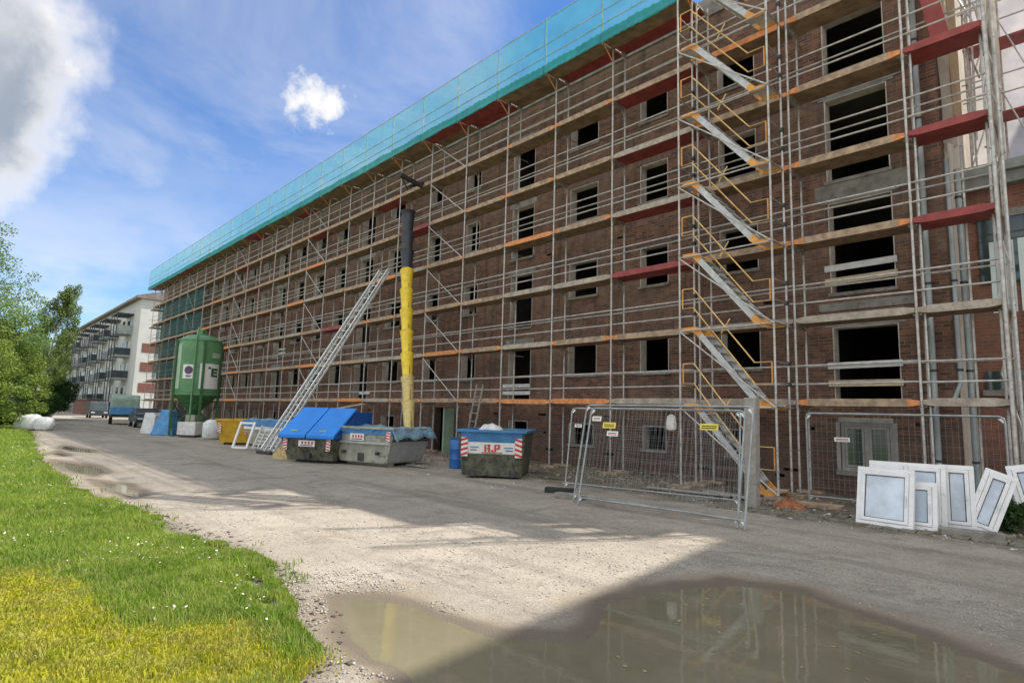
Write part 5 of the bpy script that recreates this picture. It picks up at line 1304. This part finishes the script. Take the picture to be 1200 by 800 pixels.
def bush(label, loc, rx, h, mat, n, seed, size=.09):
    g = random.Random(seed); o = thing('bush', label, 'bush', loc, 0, 'bushes along the left of the lane'); st = MB(); C = []; Rr = []
    for k in range(16):
        a = k*2.4; d_ = rx*math.sqrt(g.random())*.8; e = Vector((math.cos(a)*d_, math.sin(a)*d_, h*g.uniform(.25, .85)*(1-.35*(d_/rx)**2))); st.tube([(0.05*math.cos(a), .05*math.sin(a), 0), e*.55+Vector((0, 0, .1)), e], [.03, .018, .006], 5, 'bark'); C.append(tuple(e)); Rr.append(rx*g.uniform(.25, .5))
    st.build('stems', o); leaves('foliage', o, C, Rr, n, size, mat, seed, .85); return o
bush('dark bush behind the white sacks', (-58, 4.5, 0), 1.7, 3.2, 'leaf_dark', 7000, 21)
bush('large dark shrub under the birch at lane side', (-74, 7.2, 0), 2.1, 4.6, 'leaf_dark', 9000, 22, .1)
bush('dark green shrub left of the sacks', (-54, 2.6, 0), 1.6, 2.4, 'leaf_dark', 6000, 23)
bush('far dark hedge shrub where the lane ends', (-100, 9.0, 0), 3.0, 4.5, 'leaf_dark', 7000, 24, .13)
bush('far round shrub closing the lane end', (-140, 11.0, 0), 4.0, 5.0, 'leaf_dark', 6000, 25, .18)
bush('bright yellow green shrub at left edge by the lawn', (-58.0, 2.75, 0), .75, 1.35, 'leaf_sunny', 2600, 26, .07)
bush('low green weeds by the corner post at right', (-1.6, 13.6, 0), .42, .5, 'leaf_dark', 900, 27, .05)
# small shelter roof at left
sh = thing('shelter', 'low wooden shelter with grey roof behind the lawn', 'shelter', (-66, 2.6, 0))
m = MB(); m.box(-1.6, 1.6, -1.1, 1.1, 2.0, 2.14, 'roof_edge'); m.build('roof', sh)
for sx in (-1.4, 1.4):
    for sy in (-.9, .9):
        m = MB(); m.box(sx-.07, sx+.07, sy-.07, sy+.07, -.05, 1.998, 'bark'); m.build('post', sh)

def edge_y(X): return np.interp(X, [p[0] for p in EDGE], [p[1] for p in EDGE])
def scatter_grass():
    segs = [(-3.0, -5.5, 30000), (-5.5, -8.5, 42000), (-8.5, -14, 38000), (-14, -24, 24000), (-24, -45, 18000), (-45, -75, 9000)]
    Vs = []; Fs = []; Vm = []; Fm = []; k = 0; km = 0
    for a, b, n in segs:
        X = rng.uniform(b, a, n); ed = edge_y(X); T = rng.random(n)**1.15*(3.4 if a > -20 else 4.2)
        out = rng.random(n) < .012; T = np.where(out, -rng.random(n)**2*.3, T)
        Y = ed - T + .1 + .18*vnoise(X, X*0, .35, 31)
        clump = vnoise(X, Y, .30, 51) + .7*vnoise(X, Y, .9, 52)
        keep = (clump > -.62 + np.where(T < .3, .42, 0) + np.where(T < 0, .3, 0)); X, Y, T, clump = X[keep], Y[keep], T[keep], clump[keep]
        ms_ = moss_mask(X, Y); z = gz(X, Y)+.052
        dist = np.hypot(X, Y); wd = .0026+.0005*dist
        h = (.045+.055*np.clip(clump+.45, 0, 1.2))*rng.uniform(.6, 1.35, len(X))*np.clip(.45+T/.5, .45, 1)
        tall = rng.random(len(X)) < .02; h = np.where(tall, h*1.9, h)
        mo = ms_ > rng.random(len(X))*.9; h = np.where(mo, h*.34, h)
        # inside the moss most blades go
        for sel, VV, FF, isM in ((~mo, Vs, Fs, 0), (mo, Vm, Fm, 1)):
            x, y, zz, hh, w = X[sel], Y[sel], z[sel], h[sel], wd[sel]*(1.5 if isM else 1); m_ = len(x)
            if m_ == 0: continue
            az = rng.uniform(0, 2*math.pi, m_); bend = hh*rng.uniform(.15, .8, m_); ba = rng.uniform(0, 2*math.pi, m_)
            dx, dy = np.cos(az)*w, np.sin(az)*w; bx, by = np.cos(ba)*bend, np.sin(ba)*bend
            P0 = np.stack([x-dx, y-dy, zz-.02], -1); P1 = np.stack([x+dx, y+dy, zz-.02], -1)
            P2 = np.stack([x+dx*.75+bx*.35, y+dy*.75+by*.35, zz+hh*.6], -1); P3 = np.stack([x-dx*.75+bx*.35, y-dy*.75+by*.35, zz+hh*.6], -1)
            P4 = np.stack([x+bx, y+by, zz+hh*.95], -1)
            V = np.stack([P0, P1, P2, P3, P4], 1).reshape(-1, 3); base = (km if isM else k)
            i = np.arange(m_)*5+base
            F = np.concatenate([np.stack([i, i+1, i+2], -1), np.stack([i, i+2, i+3], -1), np.stack([i+3, i+2, i+4], -1)]); VV.append(V); FF.append(F)
            if isM: km += m_*5
            else: k += m_*5
    obj('grass', np_mesh('grass', np.concatenate(Vs), np.concatenate(Fs), 'grass_blade'), kind='stuff', label='bright green lawn grass beside the gravel lane', cat='grass')
    obj('moss', np_mesh('moss', np.concatenate(Vm), np.concatenate(Fm), 'moss_blade'), kind='stuff', label='short yellow green moss in the lower left corner', cat='moss')
    # daisies
    n = 1500; X = np.concatenate([rng.uniform(-9, -3.9, 800), rng.uniform(-30, -9, 700)]); T = rng.uniform(.15, 2.6, n); Y = edge_y(X)-T
    keep = (vnoise(X, Y, .7, 55) > -.02) & (moss_mask(X, Y) < .5); X, Y = X[keep], Y[keep]; z = gz(X, Y)+.03+rng.uniform(.04, .10, len(X)); r_ = rng.uniform(.006, .011, len(X))*(1+np.hypot(X, Y)*.03)
    V = []; 
    tx = rng.normal(0, .35, len(X)); ty = rng.normal(0, .35, len(X))
    for j in range(6):
        a = j*math.pi/3; dx, dy = np.cos(a)*r_, np.sin(a)*r_; V.append(np.stack([X+dx, Y+dy, z+dx*tx+dy*ty], -1))
    V = np.stack(V, 1).reshape(-1, 3); F = np.arange(len(V)).reshape(-1, 6)
    obj('daisies', np_mesh('daisies', V, F, 'daisy_petal'), kind='stuff', label='small white daisies scattered through the lawn', cat='flowers')
scatter_grass()
def stones(name, X, Y, s_, mat, label, cat, sink=.3, flat=.65):
    n = len(X); z = gz(X, Y); base = np.array([(1, 0, 0), (-1, 0, 0), (0, 1, 0), (0, -1, 0), (0, 0, 1), (0, 0, -1)], float)
    tri = np.array([(0, 2, 4), (2, 1, 4), (1, 3, 4), (3, 0, 4), (2, 0, 5), (1, 2, 5), (3, 1, 5), (0, 3, 5)])
    a = rng.uniform(0, 6.28, n); jit = rng.uniform(.65, 1.35, (n, 6, 1))
    P = base[None]*jit*s_[:, None, None]*np.stack([rng.uniform(.8, 1.4, n), rng.uniform(.7, 1.1, n), np.full(n, flat)], -1)[:, None, :]
    P += rng.normal(0, .18, P.shape)*s_[:, None, None]*np.array([1, 1, .4])
    c, d_ = np.cos(a)[:, None], np.sin(a)[:, None]; Xr = P[..., 0]*c-P[..., 1]*d_; Yr = P[..., 0]*d_+P[..., 1]*c
    V = np.stack([Xr+X[:, None], Yr+Y[:, None], P[..., 2]+(z+s_*flat*sink)[:, None]], -1).reshape(-1, 3)
    F = (tri[None]+(np.arange(n)*6)[:, None, None]).reshape(-1, 3)
    return obj(name, np_mesh(name, V, F, mat), kind='stuff', label=label, cat=cat)
def scatter_stones():
    n = 60000; X = rng.uniform(-12, .3, n); Y = rng.uniform(1.0, 13, n); dist = np.hypot(X, Y)
    sd = poly_sd(X, Y, PUD)+.16*vnoise(X, Y, .6, 5); pn = vnoise(X, Y, .7, 71)+.5*vnoise(X, Y, 2.5, 72)
    keep = (sd < -.12) & (Y > edge_y(X)+.02) & (rng.random(n) < np.clip(1.3-dist/10, .12, 1)*np.clip(.55+pn*1.2, .08, 1)*np.clip((-sd-.1)/.5, .15, 1))
    X, Y = X[keep], Y[keep]; s_ = .005+.014*rng.random(len(X))**3
    stones('gravel', X, Y, s_, 'pebble', 'loose pale gravel on the ground before the camera', 'gravel')
    n = 5200; X = rng.uniform(-6.6, -3.3, n); Y = rng.uniform(1.4, 3.6, n); sd = poly_sd(X, Y, PUD)+.16*vnoise(X, Y, .6, 5)
    keep = (sd < -.03) & (Y > edge_y(X)-.12) & (vnoise(X, Y, .5, 74) > -.12); X, Y = X[keep], Y[keep]
    stones('coarse_gravel', X, Y, .007+.016*rng.random(len(X))**3, 'pebble', 'coarse grey gravel between lawn edge and puddle', 'gravel')
    n = 26; X = rng.uniform(-3.2, -.6, n); Y = rng.uniform(3.6, 6.3, n); a = rng.uniform(0, 6.28, n); V = []
    for j in range(5):
        t_ = a+j*2*math.pi/5; q = rng.uniform(.012, .03, n); V.append(np.stack([X+np.cos(t_)*q, Y+np.sin(t_)*q*.6, -.0165+.004*rng.random(n)], -1))
    V = np.stack(V, 1).reshape(-1, 3)
    obj('floating_leaves', np_mesh('floating_leaves', V, np.arange(len(V)).reshape(-1, 5), 'straw'), kind='stuff', label='dry leaf bits floating on the big puddle', cat='leaves')
    n = 2600; X = rng.uniform(-26, -.9, n); Y = rng.normal(14.0, 1.2, n); keep = (Y > 11.9+np.where(X < -9, .8, 0)) & (Y < 15.95); X, Y = X[keep], Y[keep]
    stones('rubble', X, Y, .015+.07*rng.random(len(X))**3, 'rubble_mat', 'brick and mortar rubble strewn along the foot of wall', 'rubble')
    n = 900; X = rng.uniform(-13, -3.2, n); Y = edge_y(X)+rng.normal(.12, .14, n)
    stones('earth_clods', X, Y, .006+.03*rng.random(n)**2.5, 'soil_chunk', 'dark earth clods along the worn lawn edge', 'earth', .2, .5)
    n = 220; X = np.concatenate([rng.uniform(-22, -10.5, n//2), rng.uniform(-7, -1, n-n//2)]); Y = np.concatenate([rng.uniform(9.8, 13, n//2), rng.uniform(11.6, 14, n-n//2)])
    stones('plaster_scraps', X, Y, .012+.05*rng.random(n)**3, 'white_dirty', 'white plaster scraps scattered near the skips', 'scraps', .2, .4)
scatter_stones()
# broken slab paving along the bank at the right
def paving():
    n = 0
    for i in range(24):
        for j in range(4):
            xx = -6.2+i*.24+R.uniform(-.02, .02); yy = 11.75+j*.25+.05*i*.0+R.uniform(-.02, .02)+.02*i
            if R.random() < .22: continue
            m = MB(); m.box(-.11, .11, -.115, .115, -.06, .028, 'paver_mat'); o = m.build('paving_stone', PAVE); o.location = (xx, yy, float(gz(xx, yy))); o.rotation_euler = (R.uniform(-.07, .07), R.uniform(-.07, .07), R.uniform(-.12, .12)); n += 1
PAVE = thing('paving_strip', 'strip of old loosened paving stones before the windows', 'paving'); paving()
# loose planks on the bank behind the fence
for (p, q, l) in (((-8.6, 12.9), (-6.6, 13.3), 'short board lying on the rubble behind the fence panels'), ((-7.4, 13.6), (-5.9, 13.2), 'grey batten lying near the stair foot'), ((-16.6, 11.1), (-15.7, 11.2), 'pale plank end lying before the grey skip')):
    m = MB(); m.beam((p[0], p[1], float(gz(*p))+.05), (q[0], q[1], float(gz(*q))+.06), .18, .035, 'timber_grey'); m.build('loose_board', label=l, cat='board')
